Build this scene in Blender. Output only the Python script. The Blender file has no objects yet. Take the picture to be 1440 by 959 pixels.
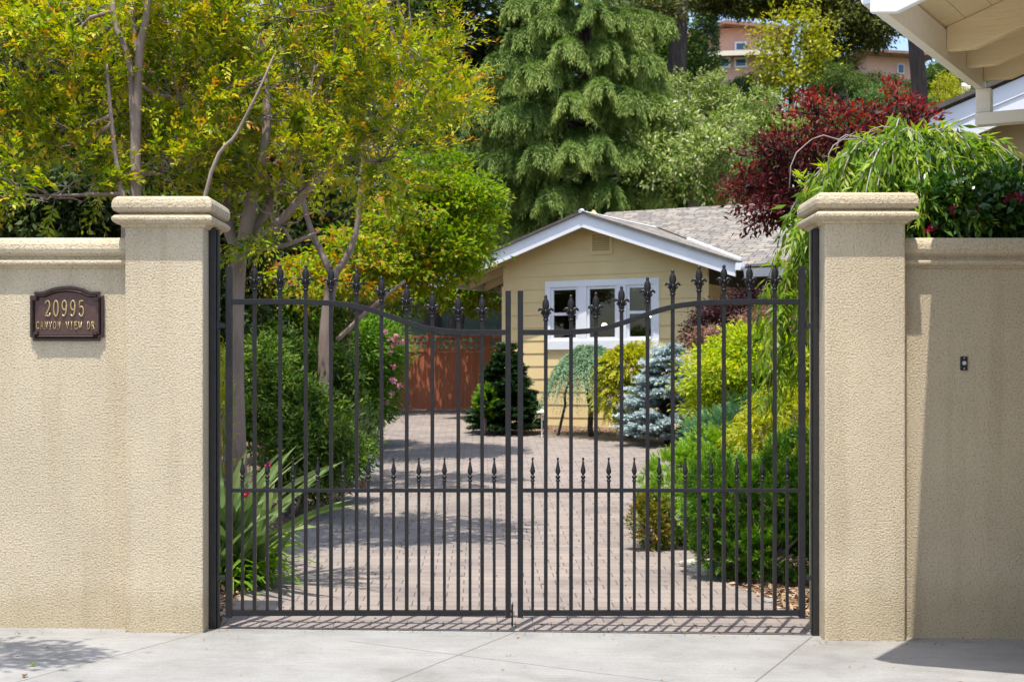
import bpy, bmesh, math, random
import numpy as np
from mathutils import Vector, Matrix
random.seed(7)
scene = bpy.context.scene
COL = scene.collection
F = 2124.0; CAMZ = 1.49; HOR = 538.0; CX = 720.0
TH = math.radians(29.2)
def at(px, py, d):
    return Vector(((px-CX)/F*d, d, CAMZ+(HOR-py)/F*d))
def X(px, d): return (px-CX)/F*d
def Z(py, d): return CAMZ+(HOR-py)/F*d

# ---------------------------------------------------------------- ground height
KS = np.array([-100, 0, 2, 5, 10, 15, 17.5, 22, 27, 34, 79, 300], float)
KZ = np.array([0, 0, .035, .085, .27, .54, .70, .91, 1.05, 1.6, 17.2, 17.2])
def gz(x, y):
    x = np.asarray(x, float); y = np.asarray(y, float)
    s = y-9.2
    base = np.interp(s, KS, KZ)
    tilt = -0.0115*(np.clip(x, -12, 12)+2.05)*np.clip(1-s/6, 0, 1)
    return base+tilt
def g(x, y): return float(gz(x, y))

# ---------------------------------------------------------------- materials
def mat(name):
    m = bpy.data.materials.new(name); m.use_nodes = True
    nt = m.node_tree; nt.nodes.clear()
    out = nt.nodes.new('ShaderNodeOutputMaterial')
    return m, nt, out
def N(nt, t, **kw):
    n = nt.nodes.new(t)
    for k, v in kw.items():
        if k in n.inputs.keys(): n.inputs[k].default_value = v
        else: setattr(n, k, v)
    return n
def rgba(c): return (c[0], c[1], c[2], 1)
def ramp(nt, stops, interp='LINEAR'):
    r = nt.nodes.new('ShaderNodeValToRGB'); e = r.color_ramp.elements; r.color_ramp.interpolation = interp
    while len(e) > 1: e.remove(e[-1])
    e[0].position = stops[0][0]; e[0].color = rgba(stops[0][1])
    for p, c in stops[1:]:
        k = e.new(p); k.color = rgba(c)
    return r
def noisy(name, c1, c2, scale=8, rough=.6, bump=0, bscale=60, bdist=.01, detail=6, metal=0, spec=.5, c3=None, coat=0, stretch=None, contrast=(.3,.7)):
    m, nt, out = mat(name); L = nt.links.new
    p = N(nt, 'ShaderNodeBsdfPrincipled', Roughness=rough, Metallic=metal)
    p.inputs['Specular IOR Level'].default_value = spec
    if coat: p.inputs['Coat Weight'].default_value = coat
    tc = N(nt, 'ShaderNodeTexCoord')
    vec = tc.outputs['Object']
    if stretch:
        mp = N(nt, 'ShaderNodeMapping'); mp.inputs['Scale'].default_value = stretch
        L(vec, mp.inputs[0]); vec = mp.outputs[0]
    n = N(nt, 'ShaderNodeTexNoise', Scale=scale, Detail=detail, Roughness=.6); L(vec, n.inputs['Vector'])
    st = [(contrast[0], c1), (contrast[1], c2)]
    if c3: st = [(contrast[0], c1), (.5, c2), (contrast[1], c3)]
    r = ramp(nt, st); L(n.outputs['Fac'], r.inputs[0]); L(r.outputs[0], p.inputs['Base Color'])
    if bump:
        b = N(nt, 'ShaderNodeBump', Strength=bump, Distance=bdist)
        n2 = N(nt, 'ShaderNodeTexNoise', Scale=bscale, Detail=4); L(vec, n2.inputs['Vector'])
        L(n2.outputs['Fac'], b.inputs['Height']); L(b.outputs[0], p.inputs['Normal'])
    L(p.outputs[0], out.inputs[0])
    return m
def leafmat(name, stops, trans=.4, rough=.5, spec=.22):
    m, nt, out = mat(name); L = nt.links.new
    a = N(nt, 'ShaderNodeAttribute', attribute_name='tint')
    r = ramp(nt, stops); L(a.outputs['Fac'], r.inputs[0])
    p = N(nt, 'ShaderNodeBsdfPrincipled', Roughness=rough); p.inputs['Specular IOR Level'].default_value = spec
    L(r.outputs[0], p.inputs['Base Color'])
    t = N(nt, 'ShaderNodeBsdfTranslucent')
    hs = N(nt, 'ShaderNodeHueSaturation', Saturation=1.15, Value=1.3); L(r.outputs[0], hs.inputs['Color']); L(hs.outputs[0], t.inputs['Color'])
    mx = N(nt, 'ShaderNodeMixShader'); mx.inputs[0].default_value = trans
    L(p.outputs[0], mx.inputs[1]); L(t.outputs[0], mx.inputs[2]); L(mx.outputs[0], out.inputs[0])
    return m

def stucco(name, base):
    m, nt, out = mat(name); L = nt.links.new
    p = N(nt, 'ShaderNodeBsdfPrincipled', Roughness=.9); p.inputs['Specular IOR Level'].default_value = .15
    tc = N(nt, 'ShaderNodeTexCoord'); geo = N(nt, 'ShaderNodeNewGeometry')
    n1 = N(nt, 'ShaderNodeTexNoise', Scale=1.3, Detail=5, Roughness=.6); L(geo.outputs['Position'], n1.inputs['Vector'])
    r1 = ramp(nt, [(.3, [c*.9 for c in base]), (.7, [min(1, c*1.06) for c in base])]); L(n1.outputs['Fac'], r1.inputs[0])
    # fine grain: shade in the pits and bright crests painted into the colour
    n2 = N(nt, 'ShaderNodeTexNoise', Scale=88, Detail=4, Roughness=.62); n2.inputs['Distortion'].default_value = .0
    L(geo.outputs['Position'], n2.inputs['Vector'])
    r2 = ramp(nt, [(.36, (.5, .47, .42)), (.49, (1, 1, 1)), (.7, (1.12, 1.11, 1.08))]); L(n2.outputs['Fac'], r2.inputs[0])
    mm = N(nt, 'ShaderNodeMix', data_type='RGBA', blend_type='MULTIPLY'); mm.inputs[0].default_value = .55
    L(r1.outputs[0], mm.inputs[6]); L(r2.outputs[0], mm.inputs[7])
    # splash dirt close to the pavement and faint streaks
    sx = N(nt, 'ShaderNodeSeparateXYZ'); L(geo.outputs['Position'], sx.inputs[0])
    n4 = N(nt, 'ShaderNodeTexNoise', Scale=6, Detail=4); L(geo.outputs['Position'], n4.inputs['Vector'])
    ad = N(nt, 'ShaderNodeMath', operation='MULTIPLY_ADD'); ad.inputs[1].default_value = -.28; L(n4.outputs['Fac'], ad.inputs[0]); L(sx.outputs['Z'], ad.inputs[2])
    r4 = ramp(nt, [(0, (.74, .70, .60)), (.16, (1, 1, 1))]); L(ad.outputs[0], r4.inputs[0])
    mp = N(nt, 'ShaderNodeMapping'); mp.inputs['Scale'].default_value = (5, 5, .35); L(geo.outputs['Position'], mp.inputs[0])
    n5 = N(nt, 'ShaderNodeTexNoise', Scale=1.6, Detail=4); L(mp.outputs[0], n5.inputs['Vector'])
    r5 = ramp(nt, [(.33, (.88, .865, .83)), (.5, (1, 1, 1))]); L(n5.outputs['Fac'], r5.inputs[0])
    m2 = N(nt, 'ShaderNodeMix', data_type='RGBA', blend_type='MULTIPLY'); m2.inputs[0].default_value = .45
    L(mm.outputs[2], m2.inputs[6]); L(r4.outputs[0], m2.inputs[7])
    m3 = N(nt, 'ShaderNodeMix', data_type='RGBA', blend_type='MULTIPLY'); m3.inputs[0].default_value = .8
    L(m2.outputs[2], m3.inputs[6]); L(r5.outputs[0], m3.inputs[7])
    L(m3.outputs[2], p.inputs['Base Color'])
    b = N(nt, 'ShaderNodeBump', Strength=1.0, Distance=.017); L(n2.outputs['Fac'], b.inputs['Height'])
    n3 = N(nt, 'ShaderNodeTexNoise', Scale=5, Detail=2); L(geo.outputs['Position'], n3.inputs['Vector'])
    b2 = N(nt, 'ShaderNodeBump', Strength=.25, Distance=.02); L(n3.outputs['Fac'], b2.inputs['Height'])
    L(b2.outputs[0], b.inputs['Normal']); L(b.outputs[0], p.inputs['Normal'])
    L(p.outputs[0], out.inputs[0])
    return m

M = {}
M['stucco'] = stucco('stucco', (.70, .59, .42))
M['iron'] = noisy('black_iron', (.006, .005, .006), (.014, .012, .013), scale=25, rough=.38, bump=.15, bscale=90, bdist=.002, spec=.4)
M['post_black'] = noisy('black_post', (.010, .009, .009), (.022, .020, .019), scale=18, rough=.45)
M['plaque'] = noisy('bronze_plaque', (.075, .038, .030), (.125, .065, .055), scale=60, rough=.42, bump=.35, bscale=220, bdist=.002, metal=.3)
M['plaque_rim'] = noisy('dark_bronze', (.035, .020, .018), (.06, .036, .032), scale=40, rough=.32, metal=.35)
M['gold'] = noisy('gold_letters', (.40, .30, .12), (.52, .41, .19), scale=50, rough=.4, metal=.35)
M['siding'] = noisy('yellow_siding', (.66, .505, .245), (.74, .575, .29), scale=2, rough=.6, bump=.1, bscale=30, bdist=.004)
M['white'] = noisy('white_trim', (.72, .74, .78), (.82, .83, .86), scale=3, rough=.5)
M['cream'] = noisy('cream_wood', (.72, .58, .34), (.80, .67, .43), scale=3, rough=.6, bump=.35, bscale=14, bdist=.006, stretch=(.6, 6, 6))
M['cream_white'] = noisy('cream_white_board', (.74, .70, .60), (.82, .79, .70), scale=4, rough=.55, bump=.3, bscale=14, bdist=.005, stretch=(.6, 6, 6))
M['tan_wall'] = noisy('tan_wall', (.48, .36, .19), (.55, .42, .23), scale=3, rough=.8, bump=.2)
M['fence'] = noisy('redwood_fence', (.36, .10, .042), (.47, .15, .065), scale=6, rough=.65, bump=.3, bscale=20, stretch=(6, 6, .6))
M['pink'] = noisy('pink_stucco', (.62, .38, .28), (.70, .45, .34), scale=1, rough=.9)
M['pinktrim'] = noisy('pale_trim', (.72, .62, .50), (.80, .70, .58), scale=1, rough=.8)
M['tile'] = noisy('roof_tile', (.22, .13, .09), (.32, .2, .14), scale=3, rough=.8)
M['bark'] = noisy('smooth_bark', (.17, .12, .10), (.34, .265, .225), scale=7, rough=.8, bump=.4, bscale=30, stretch=(1, 1, .25))
M['bark_dark'] = noisy('dark_bark', (.018, .013, .011), (.075, .055, .045), scale=9, rough=.9, bump=1, bscale=9, bdist=.06, stretch=(2, 2, .2))
M['twig'] = noisy('grey_twig', (.22, .18, .16), (.42, .37, .34), scale=9, rough=.8)
M['rock'] = noisy('pale_rock', (.42, .38, .31), (.66, .61, .52), scale=9, rough=.85, bump=.5, bscale=25)
M['rock_grey'] = noisy('grey_rock', (.2, .2, .2), (.34, .34, .33), scale=9, rough=.85, bump=.5, bscale=25)
M['plastic_white'] = noisy('white_plastic', (.7, .7, .68), (.8, .8, .78), scale=9, rough=.5)
M['plastic_black'] = noisy('black_plastic', (.012, .012, .012), (.02, .02, .02), scale=9, rough=.4)
M['button'] = noisy('grey_button', (.5, .51, .5), (.6, .61, .6), scale=20, rough=.35)
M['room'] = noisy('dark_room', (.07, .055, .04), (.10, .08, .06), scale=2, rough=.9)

def glassmat(name, tint, fac):
    m, nt, out = mat(name); L = nt.links.new
    gl = N(nt, 'ShaderNodeBsdfGlossy', Roughness=.02); gl.inputs['Color'].default_value = (1, 1, 1, 1)
    tr = N(nt, 'ShaderNodeBsdfTransparent'); tr.inputs['Color'].default_value = rgba(tint)
    fr = N(nt, 'ShaderNodeFresnel', IOR=1.5)
    mx = N(nt, 'ShaderNodeMixShader'); L(fr.outputs[0], mx.inputs[0]); L(tr.outputs[0], mx.inputs[1]); L(gl.outputs[0], mx.inputs[2])
    L(mx.outputs[0], out.inputs[0]); return m
M['glass'] = glassmat('window_glass', (.62, .66, .64), .1)
m, nt, out = mat('blue_glass'); p = N(nt, 'ShaderNodeBsdfPrincipled', Roughness=.08); p.inputs['Base Color'].default_value = (.05, .12, .2, 1); nt.links.new(p.outputs[0], out.inputs[0]); M['blueglass'] = m
m, nt, out = mat('warm_lamp'); e = N(nt, 'ShaderNodeEmission', Strength=9); e.inputs['Color'].default_value = (1, .72, .35, 1); nt.links.new(e.outputs[0], out.inputs[0]); M['lamp'] = m

def shingles(name, swap):
    m, nt, out = mat(name); L = nt.links.new
    tc = N(nt, 'ShaderNodeTexCoord'); sx = N(nt, 'ShaderNodeSeparateXYZ'); L(tc.outputs['Object'], sx.inputs[0])
    cb = N(nt, 'ShaderNodeCombineXYZ')
    L(sx.outputs['Y' if swap else 'X'], cb.inputs[0]); L(sx.outputs['X' if swap else 'Y'], cb.inputs[1])
    br = N(nt, 'ShaderNodeTexBrick', Scale=1); br.offset = .37; br.offset_frequency = 2; br.squash = 1.35; br.squash_frequency = 3
    br.inputs['Color1'].default_value = (.36, .325, .275, 1); br.inputs['Color2'].default_value = (.185, .17, .15, 1); br.inputs['Mortar'].default_value = (.06, .055, .05, 1)
    br.inputs['Mortar Size'].default_value = .012; br.inputs['Brick Width'].default_value = .24; br.inputs['Row Height'].default_value = .135
    L(cb.outputs[0], br.inputs['Vector'])
    n = N(nt, 'ShaderNodeTexNoise', Scale=3, Detail=6); L(tc.outputs['Object'], n.inputs['Vector'])
    r = ramp(nt, [(.3, (.75, .75, .78)), (.7, (1.1, 1.05, 1))]); L(n.outputs['Fac'], r.inputs[0])
    mm = N(nt, 'ShaderNodeMix', data_type='RGBA', blend_type='MULTIPLY'); mm.inputs[0].default_value = 1; L(br.outputs['Color'], mm.inputs[6]); L(r.outputs[0], mm.inputs[7])
    p = N(nt, 'ShaderNodeBsdfPrincipled', Roughness=.9); L(mm.outputs[2], p.inputs['Base Color'])
    b = N(nt, 'ShaderNodeBump', Strength=.6, Distance=.012, invert=True); L(br.outputs['Fac'], b.inputs['Height']); L(b.outputs[0], p.inputs['Normal'])
    L(p.outputs[0], out.inputs[0]); return m
M['shingle_u'] = shingles('shingle_along_eave', False)
M['shingle_v'] = shingles('shingle_across', True)
M['shingle_edge'] = noisy('shingle_edge', (.07, .065, .06), (.13, .12, .11), scale=12, rough=.9)

def paver_mat():
    m, nt, out = mat('brick_pavers'); L = nt.links.new
    geo = N(nt, 'ShaderNodeNewGeometry')
    mp = N(nt, 'ShaderNodeMapping'); mp.inputs['Rotation'].default_value = (0, 0, -.0217); L(geo.outputs['Position'], mp.inputs[0])
    br = N(nt, 'ShaderNodeTexBrick', Scale=1); br.offset = .5
    br.inputs['Color1'].default_value = (.285, .240, .212, 1); br.inputs['Color2'].default_value = (.215, .186, .170, 1); br.inputs['Mortar'].default_value = (.105, .09, .08, 1)
    br.inputs['Mortar Size'].default_value = .0045; br.inputs['Mortar Smooth'].default_value = .2; br.inputs['Brick Width'].default_value = .225; br.inputs['Row Height'].default_value = .19; br.inputs['Bias'].default_value = -.25
    L(mp.outputs[0], br.inputs['Vector'])
    n = N(nt, 'ShaderNodeTexNoise', Scale=1.1, Detail=6, Roughness=.65); L(geo.outputs['Position'], n.inputs['Vector'])
    r = ramp(nt, [(.28, (.66, .65, .66)), (.5, (.97, .96, .95)), (.72, (1.18, 1.15, 1.10))]); L(n.outputs['Fac'], r.inputs[0])
    mm = N(nt, 'ShaderNodeMix', data_type='RGBA', blend_type='MULTIPLY'); mm.inputs[0].default_value = 1; L(br.outputs['Color'], mm.inputs[6]); L(r.outputs[0], mm.inputs[7])
    n2 = N(nt, 'ShaderNodeTexNoise', Scale=55, Detail=3); L(geo.outputs['Position'], n2.inputs['Vector'])
    r2 = ramp(nt, [(.28, (.72, .68, .63)), (.45, (1, 1, 1)), (.75, (1.08, 1.08, 1.08))]); L(n2.outputs['Fac'], r2.inputs[0])
    m2 = N(nt, 'ShaderNodeMix', data_type='RGBA', blend_type='MULTIPLY'); m2.inputs[0].default_value = .8; L(mm.outputs[2], m2.inputs[6]); L(r2.outputs[0], m2.inputs[7])
    p = N(nt, 'ShaderNodeBsdfPrincipled', Roughness=.85); L(m2.outputs[2], p.inputs['Base Color'])
    b = N(nt, 'ShaderNodeBump', Strength=.5, Distance=.006, invert=True); L(br.outputs['Fac'], b.inputs['Height'])
    b2 = N(nt, 'ShaderNodeBump', Strength=.3, Distance=.004); L(n2.outputs['Fac'], b2.inputs['Height']); L(b.outputs[0], b2.inputs['Normal']); L(b2.outputs[0], p.inputs['Normal'])
    L(p.outputs[0], out.inputs[0]); return m
M['paver'] = paver_mat()

def concrete_mat():
    m, nt, out = mat('concrete'); L = nt.links.new
    geo = N(nt, 'ShaderNodeNewGeometry'); P = geo.outputs['Position']
    sx = N(nt, 'ShaderNodeSeparateXYZ'); L(P, sx.inputs[0])
    def lin(a, b, c):
        v = N(nt, 'ShaderNodeVectorMath', operation='DOT_PRODUCT'); v.inputs[1].default_value = (a, b, 0); L(P, v.inputs[0])
        k = N(nt, 'ShaderNodeMath', operation='ADD'); k.inputs[1].default_value = c; L(v.outputs['Value'], k.inputs[0]); return k
    nw = N(nt, 'ShaderNodeTexNoise', Scale=2, Detail=3); L(P, nw.inputs['Vector'])
    def absd(node):   # wobble a little, then distance
        w = N(nt, 'ShaderNodeMath', operation='MULTIPLY_ADD'); w.inputs[1].default_value = .02; L(nw.outputs['Fac'], w.inputs[0]); L(node.outputs[0], w.inputs[2])
        a = N(nt, 'ShaderNodeMath', operation='ABSOLUTE'); L(w.outputs[0], a.inputs[0]); return a
    q = lin(.928, -.371, 3.387-.01)
    md = N(nt, 'ShaderNodeMath', operation='DIVIDE'); md.inputs[1].default_value = 1.68; L(q.outputs[0], md.inputs[0])
    ro = N(nt, 'ShaderNodeMath', operation='ROUND'); L(md.outputs[0], ro.inputs[0])
    df = N(nt, 'ShaderNodeMath', operation='SUBTRACT'); L(md.outputs[0], df.inputs[0]); L(ro.outputs[0], df.inputs[1])
    ml = N(nt, 'ShaderNodeMath', operation='MULTIPLY'); ml.inputs[1].default_value = 1.68; L(df.outputs[0], ml.inputs[0])
    d1 = absd(ml)
    d2 = absd(lin(.534, .845, -(.534*-.69+.845*8.63)-.01))
    gx = N(nt, 'ShaderNodeMath', operation='GREATER_THAN'); gx.inputs[1].default_value = -.95; L(sx.outputs[0], gx.inputs[0])
    lx = N(nt, 'ShaderNodeMath', operation='SUBTRACT'); lx.inputs[0].default_value = 1.0; L(gx.outputs[0], lx.inputs[1])
    d2b = N(nt, 'ShaderNodeMath', operation='ADD'); L(d2.outputs[0], d2b.inputs[0]); L(lx.outputs[0], d2b.inputs[1])
    mi = N(nt, 'ShaderNodeMath', operation='MINIMUM'); L(d1.outputs[0], mi.inputs[0]); L(d2b.outputs[0], mi.inputs[1])
    rj = ramp(nt, [(.0025, (.42, .38, .33)), (.0065, (1, 1, 1))]); L(mi.outputs[0], rj.inputs[0])
    n = N(nt, 'ShaderNodeTexNoise', Scale=1.6, Detail=8, Roughness=.68); L(P, n.inputs['Vector'])
    r = ramp(nt, [(.25, (.22, .214, .202)), (.5, (.29, .285, .272)), (.75, (.345, .34, .328))]); L(n.outputs['Fac'], r.inputs[0])
    n2 = N(nt, 'ShaderNodeTexNoise', Scale=75, Detail=4, Roughness=.7); L(P, n2.inputs['Vector'])
    r2 = ramp(nt, [(.3, (.78, .78, .78)), (.5, (1, 1, 1)), (.7, (1.09, 1.09, 1.09))]); L(n2.outputs['Fac'], r2.inputs[0])
    mp3 = N(nt, 'ShaderNodeMapping'); mp3.inputs['Scale'].default_value = (1, 14, 1); mp3.inputs['Rotation'].default_value = (0, 0, .5); L(P, mp3.inputs[0])
    n3 = N(nt, 'ShaderNodeTexNoise', Scale=2.2, Detail=5); L(mp3.outputs[0], n3.inputs['Vector'])
    r3 = ramp(nt, [(.3, (.9, .9, .89)), (.6, (1.03, 1.03, 1.03))]); L(n3.outputs['Fac'], r3.inputs[0])
    n6 = N(nt, 'ShaderNodeTexNoise', Scale=.75, Detail=9, Roughness=.72); L(P, n6.inputs['Vector'])
    r6 = ramp(nt, [(.36, (.78, .765, .74)), (.5, (1, 1, 1))]); L(n6.outputs['Fac'], r6.inputs[0])
    v7 = N(nt, 'ShaderNodeTexVoronoi', Scale=11, Randomness=1); L(P, v7.inputs['Vector'])
    n7 = N(nt, 'ShaderNodeTexNoise', Scale=3.1, Detail=2); L(P, n7.inputs['Vector'])
    k7 = N(nt, 'ShaderNodeMath', operation='MULTIPLY_ADD'); k7.inputs[1].default_value = -.16; k7.inputs[2].default_value = .085; L(n7.outputs['Fac'], k7.inputs[0])
    g7 = N(nt, 'ShaderNodeMath', operation='SUBTRACT'); L(v7.outputs['Distance'], g7.inputs[0]); L(k7.outputs[0], g7.inputs[1])
    r7 = ramp(nt, [(0, (.55, .52, .48)), (.03, (1, 1, 1))]); L(g7.outputs[0], r7.inputs[0])
    c = r.outputs[0]
    for o_, f in ((r2, .9), (r3, .8), (r6, .8), (r7, .7), (rj, 1)):
        mm = N(nt, 'ShaderNodeMix', data_type='RGBA', blend_type='MULTIPLY'); mm.inputs[0].default_value = f; L(c, mm.inputs[6]); L(o_.outputs[0], mm.inputs[7]); c = mm.outputs[2]
    p = N(nt, 'ShaderNodeBsdfPrincipled', Roughness=.85); L(c, p.inputs['Base Color'])
    b = N(nt, 'ShaderNodeBump', Strength=.35, Distance=.004); L(n2.outputs['Fac'], b.inputs['Height']); L(b.outputs[0], p.inputs['Normal'])
    L(p.outputs[0], out.inputs[0]); return m
M['concrete'] = concrete_mat()

def soil_mat():
    m, nt, out = mat('mulch_soil'); L = nt.links.new
    geo = N(nt, 'ShaderNodeNewGeometry'); P = geo.outputs['Position']
    v = N(nt, 'ShaderNodeTexVoronoi', Scale=28, Randomness=1); L(P, v.inputs['Vector'])
    r = ramp(nt, [(0, (.06, .035, .022)), (.4, (.13, .08, .05)), (.75, (.21, .14, .09)), (1, (.3, .21, .14))]); 
    sp = N(nt, 'ShaderNodeSeparateColor'); L(v.outputs['Color'], sp.inputs[0]); L(sp.outputs[0], r.inputs[0])
    sx = N(nt, 'ShaderNodeSeparateXYZ'); L(P, sx.inputs[0])
    mr = N(nt, 'ShaderNodeMapRange'); mr.inputs['From Min'].default_value = 33; mr.inputs['From Max'].default_value = 40; L(sx.outputs[1], mr.inputs[0])
    n = N(nt, 'ShaderNodeTexNoise', Scale=.7, Detail=8); L(P, n.inputs['Vector'])
    r2 = ramp(nt, [(.35, (.03, .04, .015)), (.55, (.06, .08, .025)), (.7, (.14, .12, .07))]); L(n.outputs['Fac'], r2.inputs[0])
    mm = N(nt, 'ShaderNodeMix', data_type='RGBA'); L(mr.outputs[0], mm.inputs[0]); L(r.outputs[0], mm.inputs[6]); L(r2.outputs[0], mm.inputs[7])
    p = N(nt, 'ShaderNodeBsdfPrincipled', Roughness=.95); L(mm.outputs[2], p.inputs['Base Color'])
    b = N(nt, 'ShaderNodeBump', Strength=.9, Distance=.03); L(v.outputs['Distance'], b.inputs['Height']); L(b.outputs[0], p.inputs['Normal'])
    L(p.outputs[0], out.inputs[0]); return m
M['soil'] = soil_mat()

# ---------------------------------------------------------------- object helpers
def tag(o, label=None, cat=None, group=None, kind=None):
    if label: o['label'] = label
    if cat: o['category'] = cat
    if group: o['group'] = group
    if kind: o['kind'] = kind
    return o
def thing(name, label, cat, loc=(0, 0, 0), rz=0, group=None):
    o = bpy.data.objects.new(name, None); COL.objects.link(o); o.empty_display_size = .2
    o.location = loc; o.rotation_euler = (0, 0, rz)
    return tag(o, label, cat, group)
class MB:
    """collects shapes for ONE mesh object"""
    def __init__(s): s.v = []; s.f = []; s.m = []
    def add(s, vs, fs, mi=0):
        k = len(s.v); s.v += [tuple(v) for v in vs]; s.f += [tuple(i+k for i in f) for f in fs]; s.m += [mi]*len(fs); return s
    def box(s, x0, x1, y0, y1, z0, z1, mi=0):
        return s.add([(x0,y0,z0),(x1,y0,z0),(x1,y1,z0),(x0,y1,z0),(x0,y0,z1),(x1,y0,z1),(x1,y1,z1),(x0,y1,z1)],
                     [(0,3,2,1),(4,5,6,7),(0,1,5,4),(1,2,6,5),(2,3,7,6),(3,0,4,7)], mi)
    def bar(s, a, b, w, h, mi=0, up=(0, 0, 1)):
        a = Vector(a); b = Vector(b); t = (b-a).normalized(); r = t.cross(Vector(up))
        if r.length < 1e-4: r = t.cross(Vector((0, 1, 0)))
        r.normalize(); u = r.cross(t)
        vs = []
        for p in (a, b):
            for i, j in ((-1,-1),(1,-1),(1,1),(-1,1)): vs.append(p+r*(i*w/2)+u*(j*h/2))
        return s.add(vs, [(0,3,2,1),(4,5,6,7),(0,1,5,4),(1,2,6,5),(2,3,7,6),(3,0,4,7)], mi)
    def tube(s, pts, rad, n=8, cap=True, mi=0):
        pts = [Vector(p) for p in pts]; k = len(pts)
        if not hasattr(rad, '__len__'): rad = [rad]*k
        prev = None; vs = []
        for i, p in enumerate(pts):
            t = (pts[min(i+1, k-1)]-pts[max(i-1, 0)])
            if t.length < 1e-9: t = Vector((0, 0, 1))
            t.normalize()
            if prev is None:
                r = t.cross(Vector((.31, .95, .05)))
                if r.length < 1e-3: r = t.cross(Vector((1, 0, 0)))
            else: r = prev-t*prev.dot(t)
            if r.length < 1e-6: r = t.orthogonal()
            r.normalize(); prev = r; u = t.cross(r)
            for j in range(n):
                a = 2*math.pi*j/n; vs.append(p+(r*math.cos(a)+u*math.sin(a))*rad[i])
        fs = [(i*n+j, i*n+(j+1) % n, (i+1)*n+(j+1) % n, (i+1)*n+j) for i in range(k-1) for j in range(n)]
        if cap: fs += [tuple(range(n-1, -1, -1)), tuple((k-1)*n+j for j in range(n))]
        return s.add(vs, fs, mi)
    def lathe(s, prof, n=12, c=(0, 0, 0), sy=1, mi=0):
        vs = []; k = len(prof)
        for r, z in prof:
            for j in range(n):
                a = 2*math.pi*(j+.5)/n; vs.append((c[0]+r*math.cos(a), c[1]+r*math.sin(a)*sy, c[2]+z))
        fs = [(i*n+j, i*n+(j+1) % n, (i+1)*n+(j+1) % n, (i+1)*n+j) for i in range(k-1) for j in range(n)]
        fs += [tuple(range(n-1, -1, -1)), tuple((k-1)*n+j for j in range(n))]
        return s.add(vs, fs, mi)
    def prism(s, poly, a, b, fn, mi=0):
        """poly of 2D points, extruded from a to b; fn(p, t) -> 3D"""
        n = len(poly); vs = [fn(p, a) for p in poly]+[fn(p, b) for p in poly]
        return s.add(vs, [tuple(range(n-1, -1, -1)), tuple(range(n, 2*n))]+[(i, (i+1) % n, (i+1) % n+n, i+n) for i in range(n)], mi)
    def ringprism(s, outer, inner, a, b, fn, mi=0):
        n = len(outer)
        vs = [fn(p, a) for p in outer]+[fn(p, a) for p in inner]+[fn(p, b) for p in outer]+[fn(p, b) for p in inner]
        fs = []
        for i in range(n):
            j = (i+1) % n
            fs += [(i, j, n+j, n+i), (2*n+i, 3*n+i, 3*n+j, 2*n+j), (i, 2*n+i, 2*n+j, j), (n+i, n+j, 3*n+j, 3*n+i)]
        return s.add(vs, fs, mi)
    def ico(s, c, r, sub=2, jit=0, sc=(1, 1, 1), rs=None, mi=0):
        bm = bmesh.new(); bmesh.ops.create_icosphere(bm, subdivisions=sub, radius=1)
        bm.verts.ensure_lookup_table(); rs = rs or random
        off = Vector((rs.random()*50, rs.random()*50, rs.random()*50))
        from mathutils import noise
        vs = []
        for v in bm.verts:
            k = 1+jit*noise.noise(v.co*1.7+off)+jit*.5*noise.noise(v.co*4+off)
            vs.append((c[0]+v.co.x*r*k*sc[0], c[1]+v.co.y*r*k*sc[1], c[2]+v.co.z*r*k*sc[2]))
        fs = [tuple(v.index for v in f.verts) for f in bm.faces]; bm.free()
        return s.add(vs, fs, mi)
    def build(s, name, mats, parent=None, bevel=0, smooth=False, seg=2):
        me = bpy.data.meshes.new(name); me.from_pydata(s.v, [], s.f)
        if not isinstance(mats, (list, tuple)): mats = [mats]
        for m_ in mats: me.materials.append(m_)
        if len(mats) > 1: me.polygons.foreach_set('material_index', s.m)
        bm = bmesh.new(); bm.from_mesh(me); bmesh.ops.recalc_face_normals(bm, faces=bm.faces); bm.to_mesh(me); bm.free()
        o = bpy.data.objects.new(name, me); COL.objects.link(o)
        if parent: o.parent = parent
        if smooth:
            me.polygons.foreach_set('use_smooth', [True]*len(me.polygons))
        if bevel:
            b = o.modifiers.new('bevel', 'BEVEL'); b.width = bevel; b.segments = seg; b.limit_method = 'ANGLE'; b.angle_limit = math.radians(35)
        return o
def linkcopy(o, parent, loc=None, sc=None):
    c = o.copy(); COL.objects.link(c); c.parent = parent
    if loc is not None: c.location = loc
    if sc is not None: c.scale = sc
    return c

# ---------------------------------------------------------------- world, sun, camera
SUNV = Vector((.095, .27, -1)).normalized()
w = bpy.data.worlds.new('World'); scene.world = w; w.use_nodes = True
nt = w.node_tree; nt.nodes.clear()
sky = nt.nodes.new('ShaderNodeTexSky'); sky.sky_type = 'NISHITA'; sky.sun_disc = False
sky.sun_elevation = math.asin(-SUNV.z); sky.sun_rotation = math.radians(199.4); sky.air_density = 1.0; sky.dust_density = 1.8
bg = nt.nodes.new('ShaderNodeBackground'); bg.inputs[1].default_value = .15
wo = nt.nodes.new('ShaderNodeOutputWorld'); nt.links.new(sky.outputs[0], bg.inputs[0]); nt.links.new(bg.outputs[0], wo.inputs[0])
sd = bpy.data.lights.new('sun', 'SUN'); sd.energy = 3.3; sd.angle = math.radians(.5); sd.color = (1, .95, .86)
so = bpy.data.objects.new('sun', sd); COL.objects.link(so); so.rotation_euler = SUNV.to_track_quat('-Z', 'Y').to_euler(); so.location = (-3, -8, 30)
cd = bpy.data.cameras.new('camera'); cam = bpy.data.objects.new('camera', cd); COL.objects.link(cam); scene.camera = cam
cam.location = (0, 0, CAMZ); cam.rotation_euler = (math.radians(90), 0, 0)
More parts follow.
